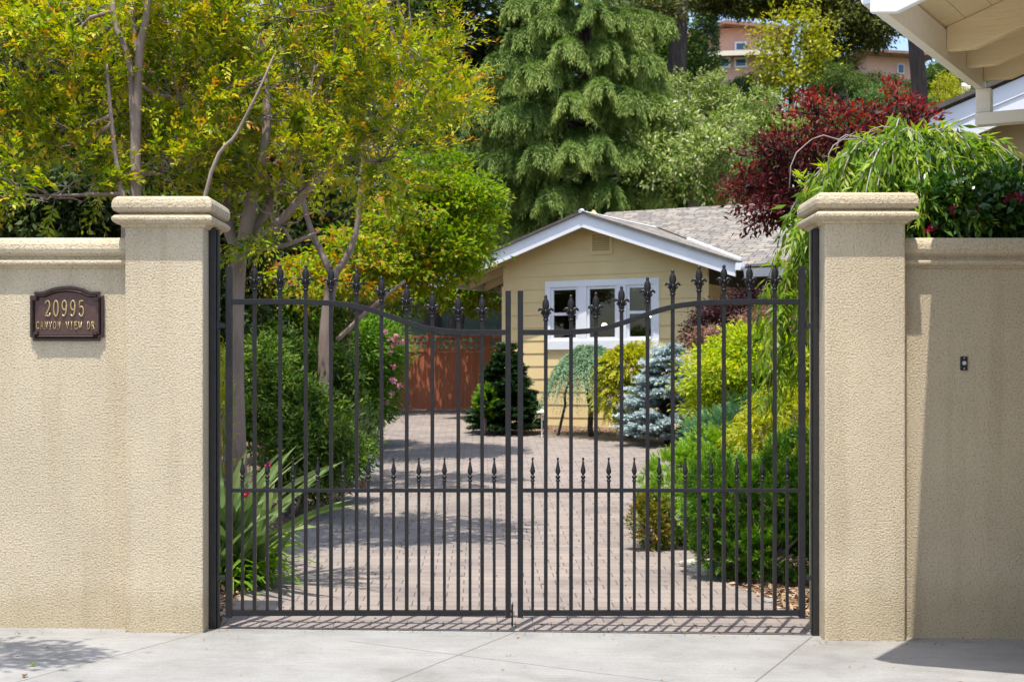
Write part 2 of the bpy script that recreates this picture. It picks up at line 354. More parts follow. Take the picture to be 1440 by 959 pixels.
cd.sensor_width = 36; cd.lens = F/1440*36; cd.shift_y = 58.5/1440; cd.clip_end = 2000; cd.clip_start = .05
cd.dof.use_dof = True; cd.dof.focus_distance = 9.25; cd.dof.aperture_fstop = 6.3
scene.view_settings.view_transform = 'Standard'; scene.view_settings.look = 'None'; scene.view_settings.gamma = 1
scene.view_settings.exposure = .90

# ---------------------------------------------------------------- ground, pavement, driveway
def sheet(name, xs, ys, dz, m):
    xx, yy = np.meshgrid(xs, ys); zz = gz(xx, yy)+dz
    nx, ny = len(xs), len(ys)
    v = np.stack([xx.ravel(), yy.ravel(), zz.ravel()], 1)
    f = [(j*nx+i, j*nx+i+1, (j+1)*nx+i+1, (j+1)*nx+i) for j in range(ny-1) for i in range(nx-1)]
    me = bpy.data.meshes.new(name); me.from_pydata(v.tolist(), [], f); me.materials.append(m)
    o = bpy.data.objects.new(name, me); COL.objects.link(o); return o
gx = np.concatenate([[-400, -200, -100, -60, -40, -30], np.arange(-24, 24.1, 1.0), [30, 40, 60, 100, 200, 400]])
gy = np.concatenate([[-150, -60, -18, -5], np.arange(9.2, 50, .5), np.arange(50, 96, 4), [110, 140, 200, 300, 500, 900]])
tag(sheet('ground', gx, gy, -.012, M['soil']), kind='structure')
tag(sheet('pavement', np.array([-12, -6, 0, 6, 12.]), np.array([-16, -4, 2, 9.185]), 0, M['concrete']), kind='structure')
EDGE = [  # depth, left px, right px
 (9.19, 306, 1148), (9.7, 312, 1143), (10.2, 322, 1100), (11.1, 350, 1030), (12.2, 374, 985), (13.2, 395, 965), (14.2, 418, 968), (16.2, 462, 985), (18.6, 508, 1000),
 (22.3, 524, 1000), (24.9, 524, 992), (25.1, 524, 880), (25.9, 526, 690), (28, 520, 686), (31, 500, 690)]
ed = np.array(EDGE); dy = np.concatenate([np.arange(9.189, 25, .25), np.arange(25, 31.01, .25)])
xl = np.interp(dy, ed[:, 0], X(ed[:, 1], ed[:, 0])); xr = np.interp(dy, ed[:, 0], X(ed[:, 2], ed[:, 0]))
rr = np.random.RandomState(3); xl = xl+rr.uniform(-.04, .04, len(dy)); xr = xr+rr.uniform(-.04, .04, len(dy))
K = 14; vs = []; fs = []
for i, y in enumerate(dy):
    for k in range(K+1):
        x = xl[i]+(xr[i]-xl[i])*k/K; vs.append((x, y, g(x, y)+.004))
for i in range(len(dy)-1):
    for k in range(K): fs.append((i*(K+1)+k, i*(K+1)+k+1, (i+1)*(K+1)+k+1, (i+1)*(K+1)+k))
tag(MB().add(vs, fs).build('driveway', M['paver']), kind='structure')
# ---------------------------------------------------------------- gate pillars and street walls
def round_profile(base_off, z0, z1, bulge, n=5):
    """half-round moulding profile between z0 and z1, list of (offset, z)"""
    out = []
    for i in range(n+1):
        a = -math.pi/2+math.pi*i/n
        out.append((base_off+bulge*math.cos(a), (z0+z1)/2+(z1-z0)/2*math.sin(a)))
    return out
def loft_square(mb, x0, x1, y0, y1, prof):
    vs = []; k = len(prof)
    for off, z in prof:
        vs += [(x0-off, y0-off, z), (x1+off, y0-off, z), (x1+off, y1+off, z), (x0-off, y1+off, z)]
    fs = [(i*4+j, i*4+(j+1) % 4, (i+1)*4+(j+1) % 4, (i+1)*4+j) for i in range(k-1) for j in range(4)]
    fs += [(3, 2, 1, 0), tuple((k-1)*4+j for j in range(4))]
    mb.add(vs, fs)
def pillar(label, x0, x1, ztop):
    y0, y1 = 9.0, 9.0+(x1-x0)
    t = thing('gate_pillar', label, 'pillar', ((x0+x1)/2, (y0+y1)/2, g((x0+x1)/2, 9.2)))
    o = -Vector(t.location)
    MB().box(x0+o.x, x1+o.x, y0+o.y, y1+o.y, -.15, ztop-.15+o.z).build('shaft', M['stucco'], t, bevel=.012, seg=3)
    mb = MB()
    zt = ztop+o.z; w0, w1, v0, v1 = x0+o.x, x1+o.x, y0+o.y, y1+o.y
    prof = [(.012, zt-.185)]+round_profile(.022, zt-.168, zt-.108, .045)+[(.020, zt-.104), (.018, zt-.098)]+[(.034, zt-.100), (.056, zt-.088), (.064, zt-.07), (.064, zt-.045), (.055, zt-.018), (.036, zt-.004), (.01, zt)]
    loft_square(mb, w0, w1, v0, v1, prof)
    mb.build('cap', M['stucco'], t, bevel=.006)
    return t
LX0, LX1 = X(175.5, 9), X(285.5, 9)
RX0, RX1 = X(1160, 9), X(1273.5, 9)
pillar('stucco gate pillar beside the wall with the house number plaque', LX0, LX1, 2.598)
pillar('stucco gate pillar beside the shaded wall with the doorbell', RX0, RX1, 2.620)

WY = 9.125
def street_wall(label, x0, x1):
    t = thing('street_wall', label, 'wall', ((x0+x1)/2, WY+.12, g((x0+x1)/2, WY)))
    o = -Vector(t.location)
    zt = 2.362+o.z
    MB().box(x0+o.x, x1+o.x, -.12, .12, -.15, zt-.16).build('wall_face', M['stucco'], t)
    prof = [(.004, zt-.185)]+[(.018, zt-.18)]+round_profile(.020, zt-.172, zt-.128, .032)+[(.020, zt-.124), (.018, zt-.116), (.034, zt-.110), (.056, zt-.095), (.062, zt-.07), (.058, zt-.04), (.042, zt-.015), (.015, zt)]
    poly = [(-.12-a, z) for a, z in prof]+[(.12+a, z) for a, z in reversed(prof)]
    MB().prism(poly, x0+o.x, x1+o.x, lambda p, q: (q, p[0], p[1])).build('coping', M['stucco'], t, bevel=.004)
    return t
street_wall('long stucco wall carrying the bronze house number plaque', -9.0, LX0-.002)
street_wall('stucco wall in the shade of the overhanging roof, with the doorbell', RX1+.002, 3.68)

# hinge posts on the pillars' inner faces
GY = 9.19
def hinge_post(label, xa, xb, xc):
    mb = MB(); zb = g(xa, GY)-.05; xa, xb = sorted((xa, xb))
    mb.box(xa, xb, GY-.03, GY+.045, zb, 2.425)
    s = sorted((xb if xc > xb else xa, xc))
    mb.box(s[0]+.001, s[1], GY-.012, GY+.030, zb, 2.42)
    tag(mb.build('hinge_post', M['post_black'], bevel=.003), label, 'post')
hinge_post('black steel post bolted to the pillar next to the plaque wall', LX1+.003, LX1+.046, LX1+.060)
hinge_post('black steel post bolted to the pillar next to the doorbell wall', RX0-.003, RX0-.037, RX0-.045)

# ---------------------------------------------------------------- gate leaves
GS = F/GY
gX = lambda px: (px-CX)/GS
gZ = lambda py: CAMZ+(HOR-py)/GS
def finial_mesh():
    mb = MB()
    mb.lathe([(.0145, 0), (.0185, .002), (.0185, .010), (.0145, .012), (.0145, .022), (.0195, .024), (.0195, .034), (.015, .038), (.013, .05)], n=8)
    mb.lathe([(.010, .045), (.0135, .062), (.0205, .082), (.0220, .100), (.0185, .120), (.0105, .133), (.0085, .139), (.0115, .146), (.0095, .152), (.003, .160)], n=10, sy=.75)
    for s in (-1, 1):
        mb.tube([(s*.006, 0, .048), (s*.013, 0, .064), (s*.022, 0, .073), (s*.032, 0, .074), (s*.041, 0, .068), (s*.047, 0, .059)], [.010, .012, .0115, .0095, .007, .0025], n=8)
        mb.tube([(s*.013, 0, .040), (s*.022, -.005, .046), (s*.027, -.005, .053), (s*.024, -.006, .058)], [.0075, .0075, .006, .003], n=7)
    mb.tube([(0, -.012, .038), (0, -.019, .052), (0, -.016, .07)], [.007, .008, .003], n=6)
    return mb
def spear_mesh():
    mb = MB()
    mb.lathe([(.0085, 0), (.0145, .002), (.0145, .009), (.0095, .011), (.0095, .020), (.0150, .022), (.0150, .034), (.008, .037), (.007, .042)], n=8)
    mb.lathe([(.004, .040), (.010, .046), (.0165, .060), (.0165, .066), (.0125, .085), (.0075, .108), (.0048, .124), (.0048, .130), (.0078, .136), (.0074, .143), (.002, .148)], n=8, sy=.85)
    return mb
FIN = SPR = None
TALL_L = [358, 394, 430, 465.5, 501.5, 536.5, 572, 608, 644.5, 678]
TALL_R = [767.5, 803, 838, 874, 910.5, 946, 983, 1018, 1054, 1089.5]
SHORT_L = [341, 376, 412, 447, 482.5, 518, 553.5, 589, 625, 661, 695]
SHORT_R = [749, 784.5, 820, 856, 892, 927, 963.5, 1000, 1036, 1072, 1107]
CURVE = [(0, 424.5), (60, 424.5), (110, 425), (140, 426.5), (170, 430), (195, 436), (220, 444.5), (245, 453.5), (270, 461), (295, 465.5), (320, 467.2), (345, 467.5), (400, 467.5)]
def rail_y(d):   # d: px from the hinge stile
    a = np.array(CURVE, float); return float(np.interp(d, a[:, 0], a[:, 1]))
def gate(label, hinge_px, meet_px, tall, short, mirror, rod):
    global FIN, SPR
    t = thing('gate_leaf', label, 'gate', (gX(hinge_px), GY, g(gX(hinge_px), GY)), group='leaves of the iron driveway gate')
    o = -Vector(t.location); ox, oz = o.x, o.z
    P = lambda px, py: (gX(px)+ox, gZ(py)+oz)
    def vbar(name, px, y0, y1, wpx, parent=t, m='iron'):
        x, z0 = P(px, y0); _, z1 = P(px, y1); h = wpx/GS/2
        return MB().box(x-h, x+h, -h, h, z0, z1).build(name, M[m], parent, bevel=.0022)
    top = 374.5
    vbar('hinge_stile', hinge_px, 868, top, 8.8)
    vbar('meeting_stile', meet_px, 868, 409, 7.8)
    sgn = 1 if not mirror else -1
    xa = hinge_px+sgn*4.5; xb = meet_px-sgn*4.0
    def hbar(name, ya, yb, hpx, dpx):
        x0, z0 = P(min(xa, xb), ya); x1, z1 = P(max(xa, xb), yb)
        return MB().box(x0, x1, -dpx/GS/2, dpx/GS/2, min(z0, z1), max(z0, z1)).build(name, M['iron'], t, bevel=.002)
    hbar('bottom_rail', 865.2, 857.6, 8, 8)
    hbar('mid_rail', 692, 686.6, 5, 8)
    # curved top rail
    pts = []
    L_ = abs(xb-xa)
    for i in range(61):
        d = L_*i/60; x, z = P(xa+sgn*d, rail_y(d)); pts.append((x, z))
    vs = []; hh = 3.8/GS; dd = 3.8/GS
    for x, z in pts: vs += [(x, -dd, z-hh), (x, dd, z-hh), (x, dd, z+hh), (x, -dd, z+hh)]
    fs = [(i*4+j, i*4+(j+1) % 4, i*4+4+(j+1) % 4, i*4+4+j) for i in range(60) for j in range(4)]+[(3, 2, 1, 0), (240, 241, 242, 243)]
    MB().add(vs, fs).build('top_rail', M['iron'], t, bevel=.002)
    for px in tall:
        ry = rail_y(abs(px-xa))
        b = vbar('picket', px, 857.5, ry-16, 5.2)
        x, z = P(px, ry-16)
        if FIN is None:
            FIN = finial_mesh().build('finial', M['iron'], b, smooth=True); FIN.location = (x, 0, z); 
        else: linkcopy(FIN, b, (x, 0, z))
        # weld beads where the bar passes the rails
    for px in short:
        b = vbar('short_picket', px, 857.5, 676.5, 4.1)
        x, z = P(px, 677)
        if SPR is None:
            SPR = spear_mesh().build('spear', M['iron'], b, smooth=True); SPR.location = (x, 0, z)
        else: linkcopy(SPR, b, (x, 0, z))
    # hinges
    for py in (458, 812):
        x, z = P(hinge_px-sgn*4.8, py); mb = MB()
        x2 = x-sgn*.045
        mb.box(min(x, x2), max(x, x2), -.012, .014, z-.014, z+.014)
        mb.tube([(x2-sgn*.004, 0, z-.03), (x2-sgn*.004, 0, z+.032)], .014, n=10)
        mb.build('hinge', M['post_black'], t, bevel=.002)
    if rod:
        x, z = P(715.2, 0); _, z1 = P(0, 849); mb = MB()
        mb.tube([(x+.022, -.004, .012), (x+.022, -.004, z1)], .006, n=8)
        mb.box(x+.0035, x+.0285, -.012, .004, z1-.05, z1-.035)
        mb.build('drop_rod', M['iron'], t)
    return t
gate('left leaf of the black iron driveway gate, with the drop rod at its end', 322.3, 714.6, TALL_L, SHORT_L, False, True)
gate('right leaf of the black iron driveway gate, hinged near the weeping cherry', 1127.6, 731.8, TALL_R, SHORT_R, True, False)

# ---------------------------------------------------------------- house number plaque
PD = F/WY
pc = (X(95, WY), WY, Z(443, WY))
t = thing('house_number_plaque', 'bronze house number plaque with gold figures and an arched top', 'plaque', pc)
def pq(zx, zy): return ((zx/6-95)/PD, -((380+zy/6)-443)/PD)
outer = [pq(*p) for p in [(262, 215), (298, 215), (298, 183), (372, 183), (400, 172), (440, 155), (500, 141), (560, 136), (590, 136), (650, 141), (705, 155), (745, 172), (772, 183), (848, 183), (848, 215), (882, 215), (882, 566), (850, 566), (850, 597), (286, 597), (286, 566), (262, 566)]]
mid = [pq(*p) for p in [(285, 235), (318, 235), (318, 208), (380, 208), (408, 197), (446, 180), (503, 167), (562, 162), (588, 162), (647, 167), (700, 180), (737, 197), (765, 208), (828, 208), (828, 235), (860, 235), (860, 545), (830, 545), (830, 574), (306, 574), (306, 545), (285, 545)]]
inner = [pq(*p) for p in [(305, 255), (340, 255), (340, 232), (390, 232), (416, 222), (452, 206), (506, 193), (564, 188), (586, 188), (644, 193), (695, 206), (730, 222), (756, 232), (806, 232), (806, 255), (838, 255), (838, 525), (808, 525), (808, 545), (328, 545), (328, 525), (305, 525)]]
fn = lambda p, q: (p[0], -q, p[1])
MB().prism(outer, 0, .014, fn).build('back_plate', M['plaque_rim'], t)
mb = MB(); mb.ringprism(outer, mid, .0145, .022, fn)
n = len(mid); vs = [fn(p, .0145) for p in mid]+[fn(p, .036) for p in [((a[0]+b[0])/2, (a[1]+b[1])/2) for a, b in zip(mid, inner)]]+[fn(p, .0145) for p in inner]
fs = [(i, (i+1) % n, n+(i+1) % n, n+i) for i in range(n)]+[(n+i, n+(i+1) % n, 2*n+(i+1) % n, 2*n+i) for i in range(n)]
mb.add(vs, fs)
for zx, zy in ((300, 245), (825, 245), (315, 533), (812, 533)):
    a = pq(zx, zy); mb.box(a[0]-.013, a[0]+.013, -.040, -.015, a[1]-.0095, a[1]+.0095)
mb.build('rim', M['plaque_rim'], t, bevel=.002)
MB().prism(inner, .0142, .0185, fn).build('panel', M['plaque'], t)
def arc(cx, cy, rx, ry, a0, a1, n=10): return [(cx+rx*math.cos(math.radians(a0+(a1-a0)*i/n)), cy+ry*math.sin(math.radians(a0+(a1-a0)*i/n))) for i in range(n+1)]
SF = .13
GL = {  # stroke glyphs with serifs in a 0..1 box
 '2': [arc(.5, .72, .36, .26, 165, -20)+[(.70, .45), (.40, .22), (.12, .03)], [(.12, .03), (.55, .05), (.86, .04), (.90, .22)]],
 '0': [arc(.5, .5, .36, .48, 90, 450, 20)],
 '9': [arc(.5, .69, .34, .29, 0, 360, 16), arc(.30, .62, .54, .62, 10, -62, 8), [(.55, .07), (.34, .02), (.18, .12)]],
 '5': [[(.84, .96), (.24, .96), (.20, .55)], arc(.48, .32, .36, .30, 135, -150, 14), [(.17, .18), (.12, .2)]],
 'C': [arc(.54, .5, .40, .48, 48, 312, 14), [(.81, .84), (.84, .98), (.84, .68)], [(.82, .15), (.85, .06)]],
 'A': [[(.10, 0), (.5, 1), (.90, 0)], [(.25, .34), (.75, .34)], [(0, 0), (.22, 0)], [(.76, 0), (1, 0)]],
 'N': [[(.16, 0), (.16, 1), (.84, 0), (.84, 1)], [(.03, 0), (.32, 0)], [(.02, 1), (.18, 1)], [(.70, 1), (.98, 1)]],
 'Y': [[(.08, 1), (.5, .48), (.92, 1)], [(.5, .48), (.5, 0)], [(.33, 0), (.67, 0)], [(-.04, 1), (.22, 1)], [(.78, 1), (1.04, 1)]],
 'O': [arc(.5, .5, .42, .49, 90, 450, 18)],
 'V': [[(.08, 1), (.5, 0), (.92, 1)], [(-.04, 1), (.22, 1)], [(.78, 1), (1.04, 1)]],
 'I': [[(.5, 0), (.5, 1)], [(.3, 0), (.7, 0)], [(.3, 1), (.7, 1)]],
 'E': [[(.2, 0), (.2, 1)], [(.06, 1), (.84, 1), (.86, .82)], [(.06, 0), (.86, 0), (.88, .2)], [(.2, .52), (.62, .52)], [(.62, .62), (.62, .42)]],
 'W': [[(.04, 1), (.28, 0), (.5, .8), (.72, 0), (.96, 1)], [(-.06, 1), (.16, 1)], [(.84, 1), (1.06, 1)]],
 'D': [[(.2, 0), (.2, 1)], [(.06, 1), (.4, 1)]+arc(.42, .5, .46, .5, 90, -90, 12)+[(.06, 0)]],
 'R': [[(.2, 0), (.2, 1)], [(.06, 1), (.5, 1)]+arc(.52, .75, .32, .25, 90, -90, 8)+[(.2, .5)], [(.5, .5), (.86, 0), (1, 0)], [(.06, 0), (.36, 0)]],
}
def lettering(text, x0, x1, y0, y1, fill, r, name, pos=None):
    k = len(text); adv = (x1-x0)/(k-1+fill); mb = MB()
    for i, ch in enumerate(text):
        if ch == ' ': continue
        for st in GL[ch]:
            mb.tube([(x0+adv*i+p[0]*adv*fill, -.0225, y0+p[1]*(y1-y0)) for p in st], r, n=6)
    return mb
a = pq(384, 392); b = pq(722, 256)
lettering('20995', a[0], b[0], a[1], b[1], .74, .0046, 'n').build('house_number', M['gold'], t, smooth=True)
a = pq(314, 496); b = pq(806, 436)
for w_ in ('CANYON        ', '       VIEW   ', '            DR'): lettering(w_, a[0], b[0], a[1], b[1], .74, .0024, 'n').build('street_name', M['gold'], t, smooth=True)

# ---------------------------------------------------------------- doorbell
t = thing('doorbell', 'small black doorbell with round button on the shaded wall', 'doorbell', (X(1355, WY), WY, Z(511, WY)))
MB().box(-.021, .021, -.014, .004, -.042, .042).build('plate', M['plastic_black'], t, bevel=.003)
MB().tube([(0, -.012, .002), (0, -.021, .002)], .0125, n=16).build('button', M['button'], t, bevel=.002)
for z in (.032, -.031): MB().tube([(0, -.012, z), (0, -.0165, z)], .0042, n=8).build('screw', M['button'], t)

# ---------------------------------------------------------------- cottage behind the gate
HO = Vector((-.158, 27.9, .50))
house = thing('cottage', 'yellow cottage with white-trimmed gable and grey shingle roof', 'house', HO, -TH)
zo = -HO.z
PIT = .339; AP = 1.84; ZAP = 4.51+zo; EL = -1.235; ER = 4.70; VF = -.45
def gtop(a): return ZAP-.10-PIT*abs(a-AP)          # underside of roof deck over the gable wall
# window opening in house coordinates (a from left corner)
def on_wall(px, py, v=0):
    k = (px-CX)/F   # solve for a on the wall plane
    x0 = HO.x+math.sin(TH)*v; y0 = HO.y+math.cos(TH)*v
    a = (k*y0-x0)/(math.cos(TH)+k*math.sin(TH)); d = y0-math.sin(TH)*a
    return a, Z(py, d)-HO.z
wa0, wz1 = on_wall(768, 396.5); wa1, _ = on_wall(928, 391); _, wz0 = on_wall(770, 492)
WL = 4.03
mb = MB(); zc = -.1; step = .232
va0, vz0 = on_wall(833, 355); va1, vz1 = on_wall(859, 328)
while zc < ZAP-.1:
    z0, z1 = zc, zc+step
    def rng(z):
        h = (ZAP-.10-z)/PIT
        return max(0, AP-h), min(WL, AP+h)
    def strip(l0, r0, l1, r1, za, zb):
        ya = -.013*(1-(za-z0)/step)-.004; yb = -.013*(1-(zb-z0)/step)-.004
        mb.add([(l0, ya, za), (r0, ya, za), (r1, yb, zb), (l1, yb, zb), (l0, .06, za), (r0, .06, za), (r1, .06, zb), (l1, .06, zb)],
               [(0, 1, 2, 3), (4, 7, 6, 5), (0, 4, 5, 1), (3, 2, 6, 7), (0, 3, 7, 4), (1, 5, 6, 2)])
    cuts = sorted({z0, z1, *[c for c in (wz0, wz1, vz0, vz1) if z0 < c < z1]})
    for za, zb in zip(cuts[:-1], cuts[1:]):
        if zb-za < .002: continue
        l0, r0 = rng(za); l1, r1 = rng(zb)
        zm = (za+zb)/2
        if r1 <= l1: l1 = r1 = AP
        if r0-l0 < .02: continue
        if wz0 < zm < wz1: strip(l0, wa0, l1, wa0, za, zb); strip(wa1, r0, wa1, r1, za, zb)
        elif vz0 < zm < vz1: strip(l0, va0, l1, va0, za, zb); strip(va1, r0, va1, r1, za, zb)
        else: strip(l0, r0, l1, r1, za, zb)
    zc += step
# side walls of the gable wing, and the main body (recessed porch wall right of the corner)
zw = 2.72
for z in np.arange(-.1, zw-.05, step):
    z = float(z)
    mb.add([(-.007, .06, z), (0, .06, z+step), (0, 8, z+step), (-.007, 8, z), (.05, .06, z), (.05, .06, z+step), (.05, 8, z+step), (.05, 8, z)], [(0, 3, 2, 1), (4, 5, 6, 7), (0, 4, 7, 3)])
    mb.add([(WL+.007, .06, z), (WL, .06, z+step), (WL, 1.5, z+step), (WL+.007, 1.5, z), (WL-.05, .06, z), (WL-.05, 1.5, z)], [(0, 1, 2, 3), (0, 3, 5, 4)])
    mb.add([(WL+.05, 1.493, z), (12, 1.493, z), (12, 1.5, z+step), (WL+.05, 1.5, z+step), (WL+.05, 1.56, z), (12, 1.56, z)], [(0, 1, 2, 3), (0, 4, 5, 1)])
mb.build('wall', M['siding'], house)
MB().box(-.02, .07, -.026, -.012, -.1, 2.75).build('corner_board', M['siding'], house); MB().box(WL-.08, WL+.03, -.03, -.013, -.1, 2.80).build('corner_board', M['siding'], house)
# interior room
MB().add([(.1, .1, 0), (WL-.1, .1, 0), (WL-.1, 3.4, 0), (.1, 3.4, 0), (.1, .1, 2.6), (WL-.1, .1, 2.6), (WL-.1, 3.4, 2.6), (.1, 3.4, 2.6)],
         [(0, 1, 2, 3), (7, 6, 5, 4), (1, 5, 6, 2), (2, 6, 7, 3), (3, 7, 4, 0)]).build('room', M['room'], house)
# gable vent
mb = MB(); cw = .055
mb.box(va0-.05, va0+.015, -.034, .03, vz0-.05, vz1+.05).box(va1-.015, va1+.05, -.034, .03, vz0-.05, vz1+.05)
mb.box(va0+.0155, va1-.0155, -.034, .03, vz0-.05, vz0+.012).box(va0+.0155, va1-.0155, -.034, .03, vz1-.012, vz1+.05)
for i in range(7):
    z = vz0+.02+(vz1-vz0-.04)*i/7; mb.add([(va0+.016, -.028, z), (va1-.016, -.028, z), (va1-.016, .02, z+.055), (va0+.016, .02, z+.055), (va0+.016, -.024, z-.008), (va1-.016, -.024, z-.008)], [(0, 1, 2, 3), (0, 4, 5, 1)])
mb.build('gable_vent', M['siding'], house)
# window: casing, three sashes
win = MB(); tw = .11
win.box(wa0, wa1, -.045, .03, wz1-tw, wz1).box(wa0, wa1, -.06, .03, wz0, wz0+.16)
win.box(wa0, wa0+tw, -.044, .03, wz0+.1605, wz1-tw-.0005).box(wa1-tw, wa1, -.044, .03, wz0+.1605, wz1-tw-.0005)
ws = wa1-wa0
m1a, _ = on_wall(814, 420); m1b, _ = on_wall(826, 420); m2a, _ = on_wall(869, 420); m2b, _ = on_wall(882, 420)
win.box(m1a, m1b, -.042, .03, wz0+.1605, wz1-tw-.0005).box(m2a, m2b, -.042, .03, wz0+.1605, wz1-tw-.0005)
wo_ = win.build('window', M['white'], house, bevel=.004)
bays = [(wa0+tw, m1a, True), (m1b, m2a, False), (m2b, wa1-tw, True)]
zb0, zb1 = wz0+.16, wz1-tw
for a0, a1, dh in bays:
    s = MB(); f = .05
    a0 += .002; a1 -= .002
    s.box(a0, a0+f, -.02, .02, zb0+.001, zb1-.001).box(a1-f, a1, -.02, .02, zb0+.001, zb1-.001).box(a0+f+.0005, a1-f-.0005, -.02, .02, zb1-.05, zb1-.001).box(a0+f+.0005, a1-f-.0005, -.02, .02, zb0+.001, zb0+.055)
    if dh: s.box(a0+f+.0005, a1-f-.0005, -.018, .02, (zb0+zb1)/2-.025, (zb0+zb1)/2+.025)
    s.build('sash', M['white'], wo_, bevel=.003)
    MB().box(a0+.01, a1-.01, .004, .008, zb0+.02, zb1-.02).build('glass', M['glass'], wo_)
# roof: main ridge runs along u, gable ridge along v
MV0, MZ0, MV1, MZ1 = -.32, 3.47+zo, 4.4, 5.06+zo
th = .045
def slab(mb, p):  # quad top face, thickness th downward
    v_ = p+[(q[0], q[1], q[2]-th) for q in p]
    mb.add(v_, [(0, 1, 2, 3)]); mb.add(v_, [(7, 6, 5, 4), (0, 4, 5, 1), (1, 5, 6, 2), (2, 6, 7, 3), (3, 7, 4, 0)], 1)
mb = MB(); ze = lambda a: ZAP-PIT*abs(a-AP)
vv = lambda a: MV0+(ze(a)-MZ0)*(MV1-MV0)/(MZ1-MZ0)
top = [(ER+.03, MV0, MZ0), (13, MV0, MZ0), (13, MV1, MZ1), (0, MV1, MZ1), (0, vv(0), ze(0)), (AP, vv(AP), ZAP)]
mb.add(top+[(q[0], q[1], q[2]-th) for q in top], [(0, 1, 2, 3, 4, 5)]); mb.add(top+[(q[0], q[1], q[2]-th) for q in top], [(11, 10, 9, 8, 7, 6)]+[(i, i+6, (i+1) % 6+6, (i+1) % 6) for i in range(6)], 1)
slab(mb, [(0, MV1, MZ1), (13, MV1, MZ1), (13, 9.1, MZ0), (0, 9.1, MZ0)])
mb.build('roof', [M['shingle_u'], M['shingle_edge']], house)
ov = .05
mb = MB()
slab(mb, [(EL-.03, VF-ov, ze(EL-.03)), (AP, VF-ov, ZAP), (AP, 3.6, ZAP), (EL-.03, 8, ze(EL-.03))])
slab(mb, [(AP, VF-ov, ZAP), (ER+.02, VF-ov, ze(ER+.02)), (ER+.02, 3.6, ze(ER+.02)), (AP, 3.6, ZAP)])
mb.build('gable_roof', [M['shingle_v'], M['shingle_edge']], house)
mb = MB()
for d in (-1, 1):
    mb.add([(AP, VF-ov-.01, ZAP+.012), (AP+d*.13, VF-ov-.01, ZAP+.012-.13*PIT), (AP+d*.13, 2.9, ZAP+.012-.13*PIT), (AP, 2.9, ZAP+.012)], [(0, 1, 2, 3)])
mb.tube([(AP, VF-ov-.02, ZAP-.01), (AP, VF-ov+.08, ZAP+.012)], .035, n=8)
mb.build('ridge_cap', M['white'], house)
# rake fascia boards
fh = .235
for (aa, bb) in ((EL, AP), (AP, ER)):
    A = (aa, ze(aa)-th-.002); B = (bb, ze(bb)-th-.002)
    poly = [A, B, (B[0], B[1]-fh), (A[0], A[1]-fh)]
    MB().prism(poly, VF, VF+.04, lambda p, q: (p[0], q, p[1])).build('rake_fascia', M['white'], house)
# gutters
def gutter(mb, p0, p1, out, h=.12, wd=.12):
    p0 = Vector(p0); p1 = Vector(p1); o_ = Vector(out)
    prof = [(0, 0), (.02+wd, 0), (.02+wd-.01, -.02), (wd-.03, -h), (.02, -h), (0, -h)]
    vs = [p0+o_*a+Vector((0, 0, z)) for a, z in prof]+[p1+o_*a+Vector((0, 0, z)) for a, z in prof]; n = len(prof)
    mb.add(vs, [tuple(range(n)), tuple(range(2*n-1, n-1, -1))]+[(i, (i+1) % n, (i+1) % n+n, i+n) for i in range(n)])
for p0, p1, out, hh in (((EL-.01, VF-.02, ze(EL)-.055), (EL-.01, 8, ze(EL)-.055), (-1, 0, 0), .12), ((ER+.01, VF-.03, ze(ER)-.055), (ER+.01, MV0, ze(ER)-.055), (1, 0, 0), .12), ((ER+.15, MV0-.01, MZ0-.08), (13, MV0-.01, MZ0-.08), (0, -1, 0), .14)):
    mb = MB(); gutter(mb, p0, p1, out, h=hh); mb.build('gutter', M['white'], house)
# valley flashing between gable and main roof
vz = lambda v: MZ0+(v-MV0)*(MZ1-MZ0)/(MV1-MV0)
p = [(a, vv(a), ze(a)+.02) for a in np.linspace(3.0, ER-.02, 8)]
MB().tube(p, .03, n=6).build('valley_flashing', M['white'], house)
p = [(a, vv(a), ze(a)+.012) for a in np.linspace(AP+.05, 3.0, 5)]
MB().tube(p, .014, n=6).build('valley_seam', M['plastic_black'], house)
# rafter tails under the left eave
for v in (.15, .75, 1.35, 1.95, 2.55, 3.2):
    za = ze(EL+.06)-th-.002; zb = ze(.3)-th-.002
    MB().prism([(EL+.06, za), (.3, zb), (.3, zb-.14), (EL+.06, za-.14)], v, v+.06, lambda p, q: (p[0], q, p[1])).build('rafter_tail', M['cream'], house)
mb = MB(); mb.tube([(1.55, 1.9, 2.58), (1.55, 1.9, 2.0)], .008, n=6)
mb.build('lamp_cord', M['plastic_black'], house)
la, lz = on_wall(850, 458, 1.9)
MB().ico((la, 1.9, lz), .055, 2).build('lamp_bulb', M['lamp'], house, smooth=True); MB().ico((la+.9, 2.1, lz+.18), .045, 2).build('lamp_bulb', M['lamp'], house, smooth=True)

# ---------------------------------------------------------------- garage whose eave overhangs the street wall
GC = Vector((1.80, 7.42, 0)); GC.z = g(2.5, 8)
gar = thing('garage', 'garage with white gutter and exposed cream rafters, its eave over the street wall', 'building', GC, -TH)
ZB = Z(20, 7.42)-GC.z          # bottom of eave fascia at the corner
FH = .17; RP = .36; SL = 2.28
# eave fascia (runs back along local y), gutter outside it
MB().box(0, .04, 0, SL, ZB, ZB+FH).build('fascia', M['cream_white'], gar)
mb = MB(); gutter(mb, (-.002, -.03, ZB+FH+.01), (-.002, SL+.02, ZB+FH+.01), (-1, 0, 0), h=.13, wd=.10); mb.build('gutter', M['white'], gar)
rt = lambda x: ZB+FH+.002+RP*x       # top of rafters
